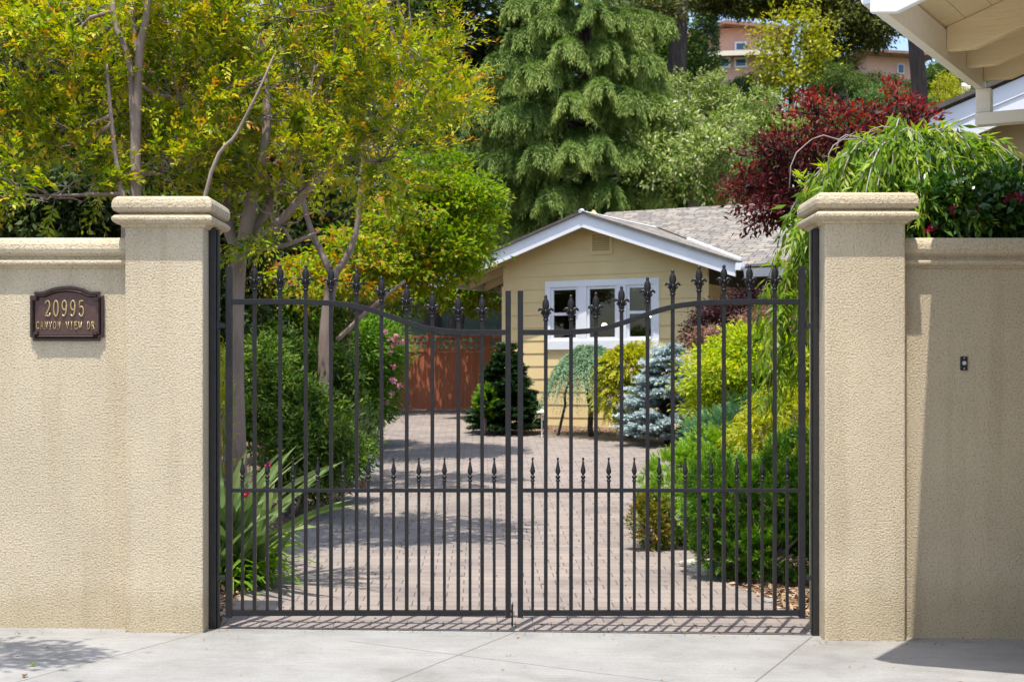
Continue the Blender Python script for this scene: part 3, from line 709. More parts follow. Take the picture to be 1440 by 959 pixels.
# front barge rafter and common rafters
def rafter(y, wd, name, m, tail=.10, dep=.16):
    x1 = 3.1
    poly = [(.041, rt(.041)), (x1, rt(x1)), (x1, rt(x1)-.19), (.20, rt(.20)-.192), (.041, rt(.041)-.135)]
    MB().prism(poly, y, y+wd, lambda p, q: (p[0], q, p[1])).build(name, M[m], gar, bevel=.004)
x1 = 3.1
MB().prism([(-.03, rt(-.03)), (x1, rt(x1)), (x1, rt(x1)-.20), (.10, rt(.10)-.22), (-.03, rt(-.03)-.16)], -.045, -.001, lambda p, q: (p[0], q, p[1])).build('barge_board', M['white'], gar, bevel=.004)
for y in (1.24, 1.74, 2.2): rafter(y, .055, 'rafter', 'cream')
mb = MB()
for i in range(22):   # roof sheathing boards under the shingles
    xa = .0+i*.145; xb = xa+.142
    mb.add([(xa, -.04, rt(xa)+.002), (xb, -.04, rt(xb)+.002), (xb, SL+.2, rt(xb)+.002), (xa, SL+.2, rt(xa)+.002), (xa, -.04, rt(xa)+.022), (xb, -.04, rt(xb)+.022), (xb, SL+.2, rt(xb)+.022), (xa, SL+.2, rt(xa)+.022)],
           [(0, 3, 2, 1), (4, 5, 6, 7), (0, 1, 5, 4), (1, 2, 6, 5), (2, 3, 7, 6), (3, 0, 4, 7)])
mb.build('roof_sheathing', M['cream'], gar)
mb = MB(); e = .026
for sgn, xx in ((1, -.06), (-1, 6.26)):
    xr_ = 3.1
    slab(mb, [(xx, -.08, rt(-.06)+e+.07), (xr_, -.08, rt(xr_)+e+.07), (xr_, SL+.25, rt(xr_)+e+.07), (xx, SL+.25, rt(-.06)+e+.07)])
mb.build('roof', [M['shingle_u'], M['shingle_edge']], gar)
mb = MB(); mb.prism([(.75, -GC.z*0-.1), (5.45, -.1), (5.45, rt(.75)-.17), (3.1, rt(3.1)-.2), (.75, rt(.75)-.17)], .5, .6, lambda p, q: (p[0], q, p[1]))
mb.box(.75, .85, .602, SL+.2, -.1, rt(.75)-.17).box(5.35, 5.45, .602, SL+.2, -.1, rt(.75)-.17)
mb.build('wall', M['tan_wall'], gar)
# small post and frieze beam at the back end of the eave
mb = MB(); mb.box(.0, .09, SL-.11, SL-.03, ZB-.15, ZB-.001); mb.box(.0, .9, SL-.13, SL-.02, ZB-.225, ZB-.152); mb.build('bracket_beam', M['cream_white'], gar, bevel=.004)

# ---------------------------------------------------------------- gabled wing behind the garage
WC = Vector((2.92, 15.0, 0)); WC.z = g(3.4, 15)
wing = thing('gabled_wing', 'tan gabled building with white rake fascia behind the weeping cherry', 'building', WC, -TH)
z0 = Z(281, 15.0)-WC.z; pit = .345; wt = lambda a: z0+.37+pit*a; AW = 4.1
mb = MB(); slab(mb, [(-.06, -.05, wt(-.06)), (AW, -.05, wt(AW)), (AW, 8, wt(AW)), (-.06, 8, wt(-.06))]); slab(mb, [(AW, -.05, wt(AW)), (2*AW+.06, -.05, wt(-.06)), (2*AW+.06, 8, wt(-.06)), (AW, 8, wt(AW))])
mb.build('roof', [M['shingle_v'], M['shingle_edge']], wing)
mb = MB()
f2 = lambda p, q: (p[0], q, p[1])
mb.prism([(0, wt(0)-.072), (AW, wt(AW)-.072), (AW, wt(AW)-.072-.16), (0, wt(0)-.072-.16)], 0, .03, f2)
mb.prism([(0, wt(0)-.233), (AW, wt(AW)-.233), (AW, wt(AW)-.233-.19), (0, wt(0)-.233-.19)], .012, .045, f2)
mb.prism([(AW, wt(AW)-.072), (2*AW, wt(0)-.072), (2*AW, wt(0)-.42), (AW, wt(AW)-.42)], .012, .045, f2)
mb.build('rake_fascia', M['white'], wing)
mb = MB(); gutter(mb, (-.01, -.03, wt(0)-.06), (-.01, 8, wt(0)-.06), (-1, 0, 0), h=.18, wd=.15); mb.build('gutter', M['white'], wing)
mb = MB(); mb.prism([(.75, -.1), (7.45, -.1), (7.45, wt(.75)-.1), (AW, wt(AW)-.1), (.75, wt(.75)-.1)], .5, .6, f2).box(.75, .85, .602, 7.8, -.1, wt(.75)-.1).box(7.35, 7.45, .602, 7.8, -.1, wt(.75)-.1)
mb.build('wall', M['tan_wall'], wing)

# ---------------------------------------------------------------- redwood fence
FY = 31.2
fx = lambda px: X(px, FY)
t = thing('wooden_fence', 'reddish brown board fence with lattice top at the end of the driveway', 'fence', (fx(610), FY, g(0, FY)))
o = -Vector(t.location)
zt = Z(472, FY)+o.z; zl = Z(492, FY)+o.z
for px in (440, 522, 604, 686, 764): MB().box(fx(px)+o.x-.055, fx(px)+o.x+.055, -.06, .06, -.1, zt+.05).build('post', M['fence'], t, bevel=.005)
pp = (440, 522, 604, 686, 764)
for a, b in zip(pp[:-1], pp[1:]):
    xa = fx(a)+o.x+.056; xb = fx(b)+o.x-.056; mb = MB(); n = 8
    for i in range(n):
        w_ = (xb-xa)/n; mb.box(xa+i*w_+.001, xa+(i+1)*w_-.001, -.012+.006*(i % 2), .012+.006*(i % 2), .05, zl-.045)
    mb.box(xa, xb, -.03, .03, zl-.04, zl+.02).box(xa, xb, -.03, .03, zt-.04, zt).box(xa, xb, -.03, .03, .03, .045)
    mb.build('board_panel', M['fence'], t)
    mb = MB()
    for i in range(1, 9): x = xa+(xb-xa)*i/9; mb.box(x-.018, x+.018, -.006, .006, zl+.0205, zt-.0405)
    zz = (zl+.02+zt-.04)/2; mb.box(xa, xb, .0065, .018, zz-.018, zz+.018)
    mb.build('lattice', M['fence'], t)

# ---------------------------------------------------------------- small garden fittings
def path_light(px, d, label):
    x = X(px, d); t = thing('path_light', label, 'garden light', (x, d, g(x, d)))
    MB().tube([(0, 0, -.05), (0, 0, .42)], .012, n=8).build('stem', M['plastic_white'], t)
    MB().lathe([(.09, .41), (.085, .425), (.03, .45), (.01, .47)], n=14).build('shade', M['plastic_white'], t)
path_light(762, 24.9, 'white-capped path light beside the dark conical spruce')
d = 11.9; x = X(986, d)
tag(MB().tube([(x, d, g(x, d)-.02), (x+.012, d, g(x, d)+.21)], [.022, .020], n=10).build('irrigation_stub', M['plastic_white']), 'white plastic irrigation stub among the stones by the shrubs', 'pipe')
rs = random.Random(5)
lab = ['flat pale stone at the tip of the bed', 'small pale stone left of the white pipe', 'rounded cream stone in front of the bright shrub, largest of the stones', 'pale stone behind the white pipe',
       'small tan stone right of the largest stone', 'grey pebble lying alone at the wood chips', 'low pale stone between pipe and largest stone']
for i, (px, d, r, m_) in enumerate([(974, 12.0, .07, 'rock'), (983, 11.75, .055, 'rock'), (1007, 11.65, .095, 'rock'), (1000, 12.1, .06, 'rock'), (1021, 11.6, .055, 'rock'), (1082, 10.35, .035, 'rock_grey'), (994, 11.6, .05, 'rock')]):
    x = X(px, d); o_ = MB().ico((0, 0, 0), r, 3, .35, (1.3, .9, .62), rs).build('stone', M[m_], smooth=True); o_.location = (x, d, g(x, d)+r*.3)
    tag(o_, lab[i], 'stone', 'stones at the edge of the bed')

# ---------------------------------------------------------------- houses up the hill
def hill_house():
    D = 84.; o_ = Vector((X(1025, D), D, g(0, D)-1.0))
    t = thing('hillside_house', 'pink two-storey house with blue windows high on the hill', 'house', o_, math.radians(-8))
    zf = lambda py: Z(py, D)-o_.z
    xx = lambda px: X(px, D)-o_.x
    MB().box(xx(962), xx(1100), 0, 8, zf(84), zf(40)).box(xx(950), xx(1085), -2.0, 7.9, -1, zf(84)-.02).build('wall', M['pink'], t)
    mb = MB()
    mb.add([(xx(935), -.8, zf(62)), (xx(1020), -.8, zf(33)), (xx(1115), -.8, zf(45)), (xx(935), 9, zf(62)), (xx(1020), 9, zf(33)), (xx(1115), 9, zf(45)),
            (xx(935), -.8, zf(67)), (xx(1020), -.8, zf(38)), (xx(1115), -.8, zf(50)), (xx(935), 9, zf(67)), (xx(1020), 9, zf(38)), (xx(1115), 9, zf(50))],
           [(0, 1, 4, 3), (1, 2, 5, 4), (6, 9, 10, 7), (7, 10, 11, 8), (0, 6, 7, 1), (1, 7, 8, 2), (0, 3, 9, 6), (2, 8, 11, 5), (3, 4, 10, 9), (4, 5, 11, 10)])
    mb.build('roof', M['tile'], t)
    mb = MB(); mb.add([(xx(940), -3, zf(88)), (xx(1095), -3, zf(88)), (xx(1095), -.02, zf(76)), (xx(940), -.02, zf(76)), (xx(940), -3, zf(92)), (xx(1095), -3, zf(92)), (xx(1095), -.02, zf(91)), (xx(940), -.02, zf(91))],
           [(0, 1, 2, 3), (7, 6, 5, 4), (0, 4, 5, 1), (1, 5, 6, 2), (3, 7, 4, 0)]); mb.build('porch_roof', M['tile'], t)
    MB().box(xx(940), xx(1095), -3.05, -3.005, zf(95), zf(88.5)).build('eave_band', M['pinktrim'], t)
    for a, b, c, d_, y in ((1033, 1050, 74, 60, 0), (1067, 1080, 76, 58, 0), (1012, 1027, 107, 92, -2.0), (1032, 1050, 107, 93, -2.0), (968, 984, 108, 97, -2.0)):
        w_ = MB(); f = .1; xa, xb, za, zb = xx(a), xx(b), zf(c), zf(d_)
        w_.box(xa, xb, y-.12, y-.001, za, za+f).box(xa, xb, y-.12, y-.001, zb-f, zb).box(xa, xa+f, y-.12, y-.001, za+f, zb-f).box(xb-f, xb, y-.12, y-.001, za+f, zb-f)
        w_ = w_.build('window', M['white'], t); MB().box(xa+f, xb-f, y-.06, y-.002, za+f, zb-f).build('pane', M['blueglass'], w_)
    D2 = 70.; o2 = Vector((X(1245, D2), D2, g(0, D2)-.5))
    t = thing('hillside_house', 'pale pink house with flat brown eave behind the dark redwood trunk', 'house', o2, math.radians(10))
    zf2 = lambda py: Z(py, D2)-o2.z
    xx2 = lambda px: X(px, D2)-o2.x
    MB().box(xx2(1218), xx2(1300), 0, 6, -1, zf2(76)).build('wall', M['pink'], t)
    mb = MB(); mb.add([(xx2(1195), -.9, zf2(76)), (xx2(1313), -.9, zf2(78)), (xx2(1290), 3, zf2(62)), (xx2(1215), 3, zf2(62)), (xx2(1195), -.9, zf2(79.5)), (xx2(1313), -.9, zf2(82)), (xx2(1313), 7, zf2(80)), (xx2(1195), 7, zf2(78))],
           [(0, 1, 2, 3), (0, 4, 5, 1), (4, 7, 6, 5), (1, 5, 6, 2), (0, 3, 7, 4), (3, 2, 6, 7)]); mb.build('roof', M['tile'], t)
    w_ = MB().box(xx2(1262), xx2(1272), -.1, -.001, zf2(104), zf2(90)).build('window', M['white'], t)
    MB().box(xx2(1263.5), xx2(1270.5), -.13, -.101, zf2(102.5), zf2(91.5)).build('pane', M['blueglass'], w_)
    D3 = 60; x3 = X(1356, D3)
    MBx = MB().box(x3-.16, x3+.16, D3-.2, D3+.2, g(x3, D3)-.3, Z(126, D3)).lathe([(.28, 0), (.28, .1), (.1, .25)], n=4, c=(x3, D3, Z(126, D3)))
    tag(MBx.build('stone_post', M['pinktrim']), 'pale square post standing on the slope right of the redwood trunk', 'post')
hill_house()
# ================================================================ planting
def unit(a): return a/np.maximum(np.linalg.norm(a, axis=-1, keepdims=True), 1e-9)
class Leaves:
    """collects leaves (base, direction, normal, length, width, tint) for ONE mesh"""
    def __init__(s): s.a = []
    def add(s, P, T, Nn, L, W, tint):
        n = len(P); L = np.broadcast_to(L, (n,)); W = np.broadcast_to(W, (n,)); tint = np.broadcast_to(tint, (n,))
        s.a.append((P, T, Nn, L, W, tint)); return s
    def build(s, name, m, parent=None, fold=.22, mid=.45, origin=(0, 0, 0)):
        P, T, Nn, L, W, t = [np.concatenate([k[i] for k in s.a]) for i in range(6)]
        T = unit(T); B = unit(np.cross(T, Nn)); Nn = np.cross(B, T)
        P = P-np.array(origin)
        L = L[:, None]; W = W[:, None]; n = len(P)
        V = np.empty((n, 4, 3), np.float32)
        V[:, 0] = P; V[:, 1] = P+T*L*mid+B*W*.5+Nn*W*fold; V[:, 2] = P+T*L; V[:, 3] = P+T*L*mid-B*W*.5+Nn*W*fold
        me = bpy.data.meshes.new(name); me.vertices.add(4*n); me.vertices.foreach_set('co', V.ravel())
        me.loops.add(4*n); me.loops.foreach_set('vertex_index', np.arange(4*n, dtype=np.int32))
        me.polygons.add(n); me.polygons.foreach_set('loop_start', np.arange(0, 4*n, 4, dtype=np.int32))
        at_ = me.attributes.new('tint', 'FLOAT', 'FACE'); at_.data.foreach_set('value', t.astype(np.float32))
        me.update(calc_edges=True); me.materials.append(m)
        o = bpy.data.objects.new(name, me); COL.objects.link(o)
        if parent: o.parent = parent
        return o
def sphere(rs, n):
    return unit(rs.normal(size=(n, 3)))
def lump(P, f, seed):
    """cheap smooth 3D noise in -1..1"""
    rs = np.random.RandomState(abs(int(seed))); out = 0
    for k in range(5):
        d = unit(rs.normal(size=3)); out = out+np.sin(P@d*f*(.7+.25*k)+rs.uniform(0, 6.28))
    return out/3
def clumps(lv, rs, c, r, n, per, cr, L, asp, up=.6, tint=(.2, .8), outw=.5, shell=.55, gap=.25, flat=.8, jit=.6, half=False, seed=0):
    """leaf clumps through an ellipsoid: c centre, r radii, n clumps of per leaves"""
    c = np.array(c, float); r = np.array(r, float)
    d = sphere(rs, n*2); rad = (shell+(1-shell)*rs.uniform(size=(n*2, 1))**.6)*(1+.16*lump(d*2.2, 1.6, seed+11)[:, None])
    if half: d[:, 2] = np.abs(d[:, 2])
    C = d*rad; keep = lump(C*2.2, 2.4, seed+5)+rs.uniform(-.25, .25, n*2) > -gap
    C = C[keep][:n]; d = d[keep][:n]; n = len(C)
    C = c+C*r
    ct = rs.uniform(-.18, .18, n)
    idx = np.repeat(np.arange(n), per); m_ = len(idx)
    off = rs.normal(size=(m_, 3))*cr*np.array([1, 1, flat])*.55
    P = C[idx]+off
    T = unit(d[idx]*outw+rs.normal(size=(m_, 3))*jit+np.array([0, 0, -.12])+unit(off)*.5)
    Nn = unit(np.array([0, -.15, up])+rs.normal(size=(m_, 3))*.45+d[idx]*.35)
    t = rs.uniform(tint[0], tint[1], m_)+ct[idx]
    Ls = L*rs.uniform(.65, 1.2, m_)
    lv.add(P, T, Nn, Ls, Ls*asp, np.clip(t, 0, 1)); return C
def shoots(lv, rs, B, D, SL, n, L, asp, ang=55, droop=0., tip=.5, base_t=(.15, .55), power=1.5, flatfan=False):
    """leafy shoots: B bases, D directions, SL lengths; leaves in pairs along each, tint rises to the tip"""
    m_ = len(B); SL = np.broadcast_to(SL, (m_,))
    t = np.tile((np.arange(n)+.6)/n, m_); i = np.repeat(np.arange(m_), n)
    d = unit(D)[i]; P = B[i]+d*(SL[i]*t)[:, None]; P[:, 2] -= droop*SL[i]*t**2
    d2 = d.copy(); d2[:, 2] -= 2*droop*t; d2 = unit(d2)
    side = unit(np.cross(d2, unit(np.array([0, 0, 1.])+rs.normal(size=(m_, 3))*.35)[i])); upv = np.cross(side, d2)
    k = np.tile(np.arange(n), m_); ph = (k % 2)*math.pi+rs.normal(size=m_*n)*.5
    if not flatfan: ph = ph+(k//2 % 2)*.6
    a = np.radians(ang)*(1-.55*t)+rs.normal(size=m_*n)*.15
    T = unit(d2*np.cos(a)[:, None]+(side*np.cos(ph)[:, None]+upv*np.sin(ph)[:, None])*np.sin(a)[:, None])
    Nn = unit(upv+np.array([0, 0, .5])+rs.normal(size=(m_*n, 3))*.35)
    sz = L*(1-.5*t**2)*rs.uniform(.6, 1.2, m_*n)
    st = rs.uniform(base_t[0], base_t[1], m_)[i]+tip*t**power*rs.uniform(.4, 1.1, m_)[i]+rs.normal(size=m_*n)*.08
    lv.add(P, T, Nn, sz, sz*asp, np.clip(st, 0, 1))
def ell(px, py, d, rx, ry, rz): return (np.array(at(px, py, d)), np.array([rx, ry, rz]))
def shell_points(rs, c, r, n, inner=.45, seed=1, gap=-.5):
    d = sphere(rs, n*3); rad = (inner+(1-inner)*rs.uniform(size=(n*3, 1))**.5)*(1+.2*lump(d*2, 1.5, seed)[:, None])
    C = d*rad; k = lump(C*2.1, 2.0, seed+3) > gap
    return (c+C*r)[k][:n], d[k][:n]
def limb(mb, rs, a, b, r0, r1, k=6, wob=.06, n=7, sag=0):
    a = np.array(a, float); b = np.array(b, float); L = np.linalg.norm(b-a)
    t = np.linspace(0, 1, k); w_ = rs.normal(size=(k, 3))*wob*L*.5; w_[0] = 0; w_[-1] = 0
    P = a+(b-a)*t[:, None]+w_; P[:, 2] += sag*L*np.sin(t*math.pi)
    mb.tube([tuple(p) for p in P], list(r0+(r1-r0)*t), n=n); return P
def poly_limb(mb, pts, r0, r1, n=9):
    """smooth tapered limb through points"""
    P = [Vector(p) for p in pts]; out = []
    for i in range(len(P)-1):
        p0 = P[max(i-1, 0)]; p1 = P[i]; p2 = P[i+1]; p3 = P[min(i+2, len(P)-1)]
        for j in range(5):
            t = j/5; out.append(.5*((2*p1)+(p2-p0)*t+(2*p0-5*p1+4*p2-p3)*t*t+(3*p1-p0-3*p2+p3)*t**3))
    out.append(P[-1]); k = len(out)
    mb.tube(out, [r0+(r1-r0)*i/(k-1) for i in range(k)], n=n); return out

ML = {}
ML['crape'] = leafmat('crape_leaf', [(0, (.03, .07, .008)), (.28, (.20, .30, .014)), (.55, (.46, .49, .024)), (.78, (.60, .45, .035)), (1, (.54, .19, .04))], .34)
ML['oak'] = leafmat('oak_leaf', [(0, (.018, .032, .009)), (.5, (.055, .085, .02)), (.85, (.13, .17, .04)), (1, (.24, .25, .09))], .3)
ML['oaklight'] = leafmat('light_oak_leaf', [(0, (.035, .07, .015)), (.5, (.085, .145, .03)), (.85, (.17, .24, .05)), (1, (.3, .3, .12))], .35)
ML['blossom'] = leafmat('pale_shrub_leaf', [(0, (.06, .11, .02)), (.4, (.19, .28, .045)), (.72, (.40, .47, .13)), (1, (.66, .64, .42))], .35)
ML['hillgreen'] = leafmat('hill_shrub_leaf', [(0, (.03, .07, .02)), (.5, (.09, .17, .045)), (1, (.22, .32, .09))], .3)
ML['yellow'] = leafmat('yellow_tree_leaf', [(0, (.12, .16, .015)), (.5, (.36, .38, .03)), (1, (.62, .56, .08))], .4)
ML['cedar'] = leafmat('cedar_needle', [(0, (.025, .055, .015)), (.35, (.10, .175, .035)), (.7, (.25, .35, .075)), (1, (.42, .48, .13))], .25)
ML['pine'] = leafmat('pine_needle', [(0, (.03, .045, .012)), (.6, (.11, .13, .03)), (1, (.30, .28, .06))], .25)
ML['cypress'] = leafmat('cypress_leaf', [(0, (.015, .035, .012)), (.6, (.05, .09, .03)), (1, (.10, .16, .05))], .2)
ML['maple'] = leafmat('green_maple_leaf', [(0, (.06, .13, .008)), (.45, (.20, .32, .012)), (.7, (.40, .42, .02)), (.85, (.48, .24, .03)), (1, (.42, .09, .025))], .5)
ML['redmaple'] = leafmat('red_maple_leaf', [(0, (.025, .009, .011)), (.45, (.08, .019, .021)), (.8, (.18, .033, .03)), (1, (.44, .06, .045))], .38)
ML['cherry'] = leafmat('cherry_leaf', [(0, (.045, .11, .012)), (.5, (.18, .31, .025)), (.85, (.38, .46, .045)), (1, (.54, .48, .09))], .45, rough=.4)
ML['camellia'] = leafmat('glossy_leaf', [(0, (.012, .045, .008)), (.6, (.045, .12, .02)), (1, (.14, .25, .04))], .2, rough=.3, spec=.6)
ML['limemaple'] = leafmat('lime_maple_leaf', [(0, (.12, .22, .008)), (.45, (.33, .45, .012)), (.85, (.55, .58, .03)), (1, (.62, .5, .06))], .45)
ML['mugo'] = leafmat('mugo_needle', [(0, (.04, .10, .012)), (.45, (.15, .31, .025)), (.8, (.30, .48, .05)), (1, (.42, .58, .10))], .35)
ML['mugogold'] = leafmat('bronze_needle', [(0, (.08, .13, .02)), (.45, (.20, .21, .035)), (1, (.50, .30, .07))], .3)
ML['mugodark'] = leafmat('mugo_dark_needle', [(0, (.022, .065, .010)), (.5, (.085, .20, .022)), (.85, (.19, .35, .04)), (1, (.32, .48, .08))], .28)
ML['juniper'] = leafmat('juniper_needle', [(0, (.04, .10, .04)), (.5, (.11, .24, .10)), (1, (.24, .40, .19))], .25)
ML['golden'] = leafmat('golden_needle', [(0, (.16, .20, .015)), (.5, (.40, .42, .03)), (1, (.62, .58, .06))], .35)
ML['bluespruce'] = leafmat('blue_spruce_needle', [(0, (.18, .25, .26)), (.5, (.46, .56, .57)), (1, (.74, .82, .82))], .2)
ML['bluecedar'] = leafmat('blue_green_needle', [(0, (.06, .12, .06)), (.5, (.18, .30, .16)), (1, (.36, .50, .31))], .25)
ML['darkspruce'] = leafmat('dark_spruce_needle', [(0, (.008, .025, .010)), (.6, (.028, .07, .022)), (1, (.09, .17, .045))], .15)
ML['brown'] = leafmat('bronze_leaf', [(0, (.10, .05, .035)), (.5, (.26, .15, .10)), (1, (.44, .29, .20))], .3)
ML['purple'] = leafmat('purple_leaf', [(0, (.012, .006, .008)), (.6, (.04, .016, .018)), (1, (.12, .045, .04))], .25)
ML['oleander'] = leafmat('oleander_leaf', [(0, (.03, .09, .012)), (.5, (.13, .27, .03)), (1, (.28, .44, .07))], .35)
ML['garden'] = leafmat('garden_shrub_leaf', [(0, (.02, .05, .010)), (.4, (.07, .14, .022)), (.8, (.19, .29, .045)), (1, (.38, .42, .08))], .4)
ML['greygreen'] = leafmat('grey_green_leaf', [(0, (.10, .13, .07)), (.5, (.22, .26, .14)), (1, (.40, .42, .28))], .25)
ML['strap'] = leafmat('strap_leaf', [(0, (.07, .17, .015)), (.5, (.19, .34, .03)), (1, (.42, .52, .07))], .4, rough=.35)
ML['flax'] = leafmat('flax_leaf', [(0, (.06, .11, .03)), (.5, (.16, .24, .075)), (1, (.34, .41, .19))], .25, rough=.35)
ML['pinkflower'] = leafmat('pink_petal', [(0, (.62, .25, .36)), (1, (.85, .52, .60))], .4)
ML['rose'] = leafmat('rose_petal', [(0, (.50, .02, .10)), (1, (.78, .07, .22))], .3)
ML['chips'] = leafmat('wood_chip', [(0, (.16, .09, .05)), (.5, (.34, .22, .13)), (1, (.55, .40, .27))], 0, rough=.9)
ML['dryleaf'] = leafmat('dry_leaf', [(0, (.14, .07, .03)), (1, (.30, .17, .07))], .1)

def plant(name, label, cat, x, y, group=None, dz=0):
    return thing(name, label, cat, (x, y, g(x, y)+dz), 0, group)

# ---------------------------------------------------------------- crape myrtles behind the street wall
def crape(label, base, stems, ells, seed, n_shoots, group):
    rs = np.random.RandomState(seed); x, y = base
    t = plant('crape_myrtle', label, 'tree', x, y, group); o = np.array(t.location)
    mb = MB(); lv = Leaves(); tw = MB()
    tips = []
    for pts, r0, r1 in stems:
        out = poly_limb(mb, [np.array(p)-o for p in pts], r0, r1)
        if r1 > .008: tips += [np.array(q)+o for q in out[len(out)//3:]]
    tips = np.array(tips)
    for (c, r), share in ells:
        n = int(n_shoots*share)
        j = np.argmin(np.linalg.norm(tips-c, axis=1)-.3*(tips[:, 2] < c[2])); hub = c+np.array([0, 0, -.25*r[2]])
        limb(mb, rs, tips[j]-o, hub-o, .019, .010, 6, .05)
        B, d = shell_points(rs, c, r, n, .45, seed+int(c[0]*10), .12)
        D = unit(d*np.array([1, .8, .75])+np.array([.05, -.15, .55])+rs.normal(size=B.shape)*.28)
        for q in rs.choice(len(B), min(int(6+14*r[2]), len(B)), replace=False):
            limb(mb, rs, hub-o, B[q]-o, .009, .0045, 5, .09, n=5)
        SL = rs.uniform(.28, .62, len(B))
        for q in rs.choice(len(B), min(220, len(B)), replace=False):
            mb.tube([tuple(B[q]-o-D[q]*.05), tuple(B[q]-o+D[q]*SL[q]*.9)], [.0035, .0015], n=4, cap=False)
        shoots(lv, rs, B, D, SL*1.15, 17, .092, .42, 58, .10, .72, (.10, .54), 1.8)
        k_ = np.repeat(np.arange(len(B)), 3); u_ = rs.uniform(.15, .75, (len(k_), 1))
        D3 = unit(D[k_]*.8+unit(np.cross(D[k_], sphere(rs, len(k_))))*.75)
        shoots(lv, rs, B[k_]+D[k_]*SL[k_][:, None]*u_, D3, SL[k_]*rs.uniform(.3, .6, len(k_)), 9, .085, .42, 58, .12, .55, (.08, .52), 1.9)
    mb.build('trunk', M['bark'], t, smooth=True)
    lv.build('crown', ML['crape'], t, origin=o)
    return t
G1 = 'crape myrtles with yellow green and orange leaves'
bx = X(340, 13.0)
crape('crape myrtle standing just inside the gate, its pale trunk behind the gate hinge', (bx, 13.0),
      [([(bx, 13, g(bx, 13)-.1), at(331, 560, 13), at(332, 420, 13), at(338, 345, 13)], .085, .066),
       ([at(340, 360, 13), at(352, 290, 12.9), at(375, 180, 12.9), at(368, 60, 13)], .07, .022),
       ([at(338, 360, 13), at(318, 300, 13.1), at(330, 180, 13.3), at(300, 40, 13.3)], .06, .02),
       ([at(342, 356, 13), at(385, 320, 12.9), at(450, 250, 12.9), at(520, 190, 12.9)], .055, .015),
       ([at(341, 356, 13), at(372, 300, 13.2), at(420, 200, 13.3), at(470, 60, 13.4)], .055, .018),
       ([at(342, 350, 13), at(400, 345, 12.8), at(450, 325, 12.7)], .035, .01)],
      [(ell(440, 120, 13.1, .95, .9, .85), .22), (ell(545, 150, 13.1, .52, .6, .62), .13), (ell(345, 90, 13.5, .9, .8, .9), .17), (ell(560, 40, 13.2, .42, .6, .6), .09),
       (ell(425, 255, 12.9, .75, .5, .38), .11), (ell(480, -20, 13.3, .9, .8, .8), .14), (ell(290, 190, 13.5, .55, .6, .6), .08), (ell(395, 310, 12.7, .5, .4, .16), .03), (ell(535, 215, 13.0, .45, .45, .3), .06)], 21, 640, G1)
bx = X(190, 11.7)
crape('crape myrtle with dark upright stems rising behind the plaque wall', (bx, 11.7),
      [([(bx, 11.7, g(bx, 11.7)-.1), at(189, 420, 11.7), at(191, 270, 11.7), at(190, 165, 11.7)], .06, .036),
       ([at(190, 230, 11.7), at(187, 150, 11.69), at(180, 80, 11.7), at(161, 30, 11.7), at(160, -40, 11.7)], .033, .02),
       ([at(191, 230, 11.7), at(193, 150, 11.69), at(197, 70, 11.65), at(206, 20, 11.6), at(207, -40, 11.6)], .038, .024),
       ([at(190, 230, 11.7), at(190, 150, 11.7), at(192, 90, 11.75), at(187, 20, 11.8), at(188, -40, 11.8)], .024, .016),
       ([at(170, 270, 11.6), at(160, 200, 11.6), at(154, 140, 11.6), at(150, 90, 11.7)], .020, .012),
       ([(bx-.05, 11.65, g(bx, 11.7)), at(175, 330, 11.6), at(168, 265, 11.6)], .03, .02),
       ([(bx+.1, 11.7, g(bx, 11.7)), at(285, 290, 11.5), at(335, 185, 11.5), at(365, 125, 11.5), at(385, 78, 11.6)], .020, .005)],
      [(ell(110, 50, 12.3, .75, .7, .75), .22), (ell(40, 180, 12.2, .45, .6, .55), .13), (ell(215, -10, 12.3, .8, .7, .6), .17), (ell(120, 185, 12.2, .6, .5, .45), .12), (ell(15, 40, 12.4, .55, .7, .7), .13),
       (ell(250, 130, 12.3, .55, .5, .5), .13), (ell(70, 268, 11.6, .40, .3, .16), .04), (ell(225, 235, 12.0, .42, .35, .2), .05), ((np.array([-2.1, 9.95, 4.65]), np.array([.75, .3, .22])), .05)], 22, 600, G1)
bx = X(458, 18.0)
crape('crape myrtle farther back among the green shrubs, leaning trunk', (bx, 18.0),
      [([(bx, 18, g(bx, 18)-.1), at(456, 520, 18), at(460, 440, 18), at(470, 380, 18)], .085, .065), ([at(468, 390, 18), at(500, 330, 18), at(510, 200, 18)], .05, .02), ([at(468, 390, 18), at(430, 300, 18), at(420, 190, 18)], .045, .02),
       ([at(474, 478, 17.8), at(520, 435, 17.7), at(570, 395, 17.6)], .03, .018)],
      [(ell(515, 190, 18, .8, .8, .8), .4), (ell(400, 190, 18, .9, .8, .8), .3), (ell(590, 110, 17.6, .45, .6, .6), .3)], 23, 340, G1)

for lab_, px, d, sd_, parts_ in (('dark laurel behind the street wall, left of the upright dark stems', 80, 16, 171, [(ell(90, 300, 16, .9, .6, .55), 300), (ell(-20, 300, 16, .8, .6, .5), 200), (ell(60, 420, 16, 1.2, .6, .8), 260)]),
                                ('dark laurel behind the left pillar, between the two nearest crape myrtles', 240, 17, 172, [(ell(235, 280, 17, .75, .6, .5), 280), (ell(300, 330, 17, .6, .6, .5), 220), (ell(270, 430, 17, .9, .6, .8), 260)])):
    rs = np.random.RandomState(sd_); t = plant('laurel', lab_, 'shrub', X(px, d), d, 'laurels behind the street wall'); o = np.array(t.location); lv = Leaves(); mb = MB()
    for (c, r), n in parts_:
        limb(mb, rs, (0, 0, -.1), c-o, .03, .01, 6, .06, 6); clumps(lv, rs, c, r, n, 22, .16, .11, .42, tint=(0, .75), seed=sd_+n, gap=.3, shell=.35)
    mb.build('stems', M['bark_dark'], t, smooth=True); lv.build('foliage', ML['oak'], t, origin=o)

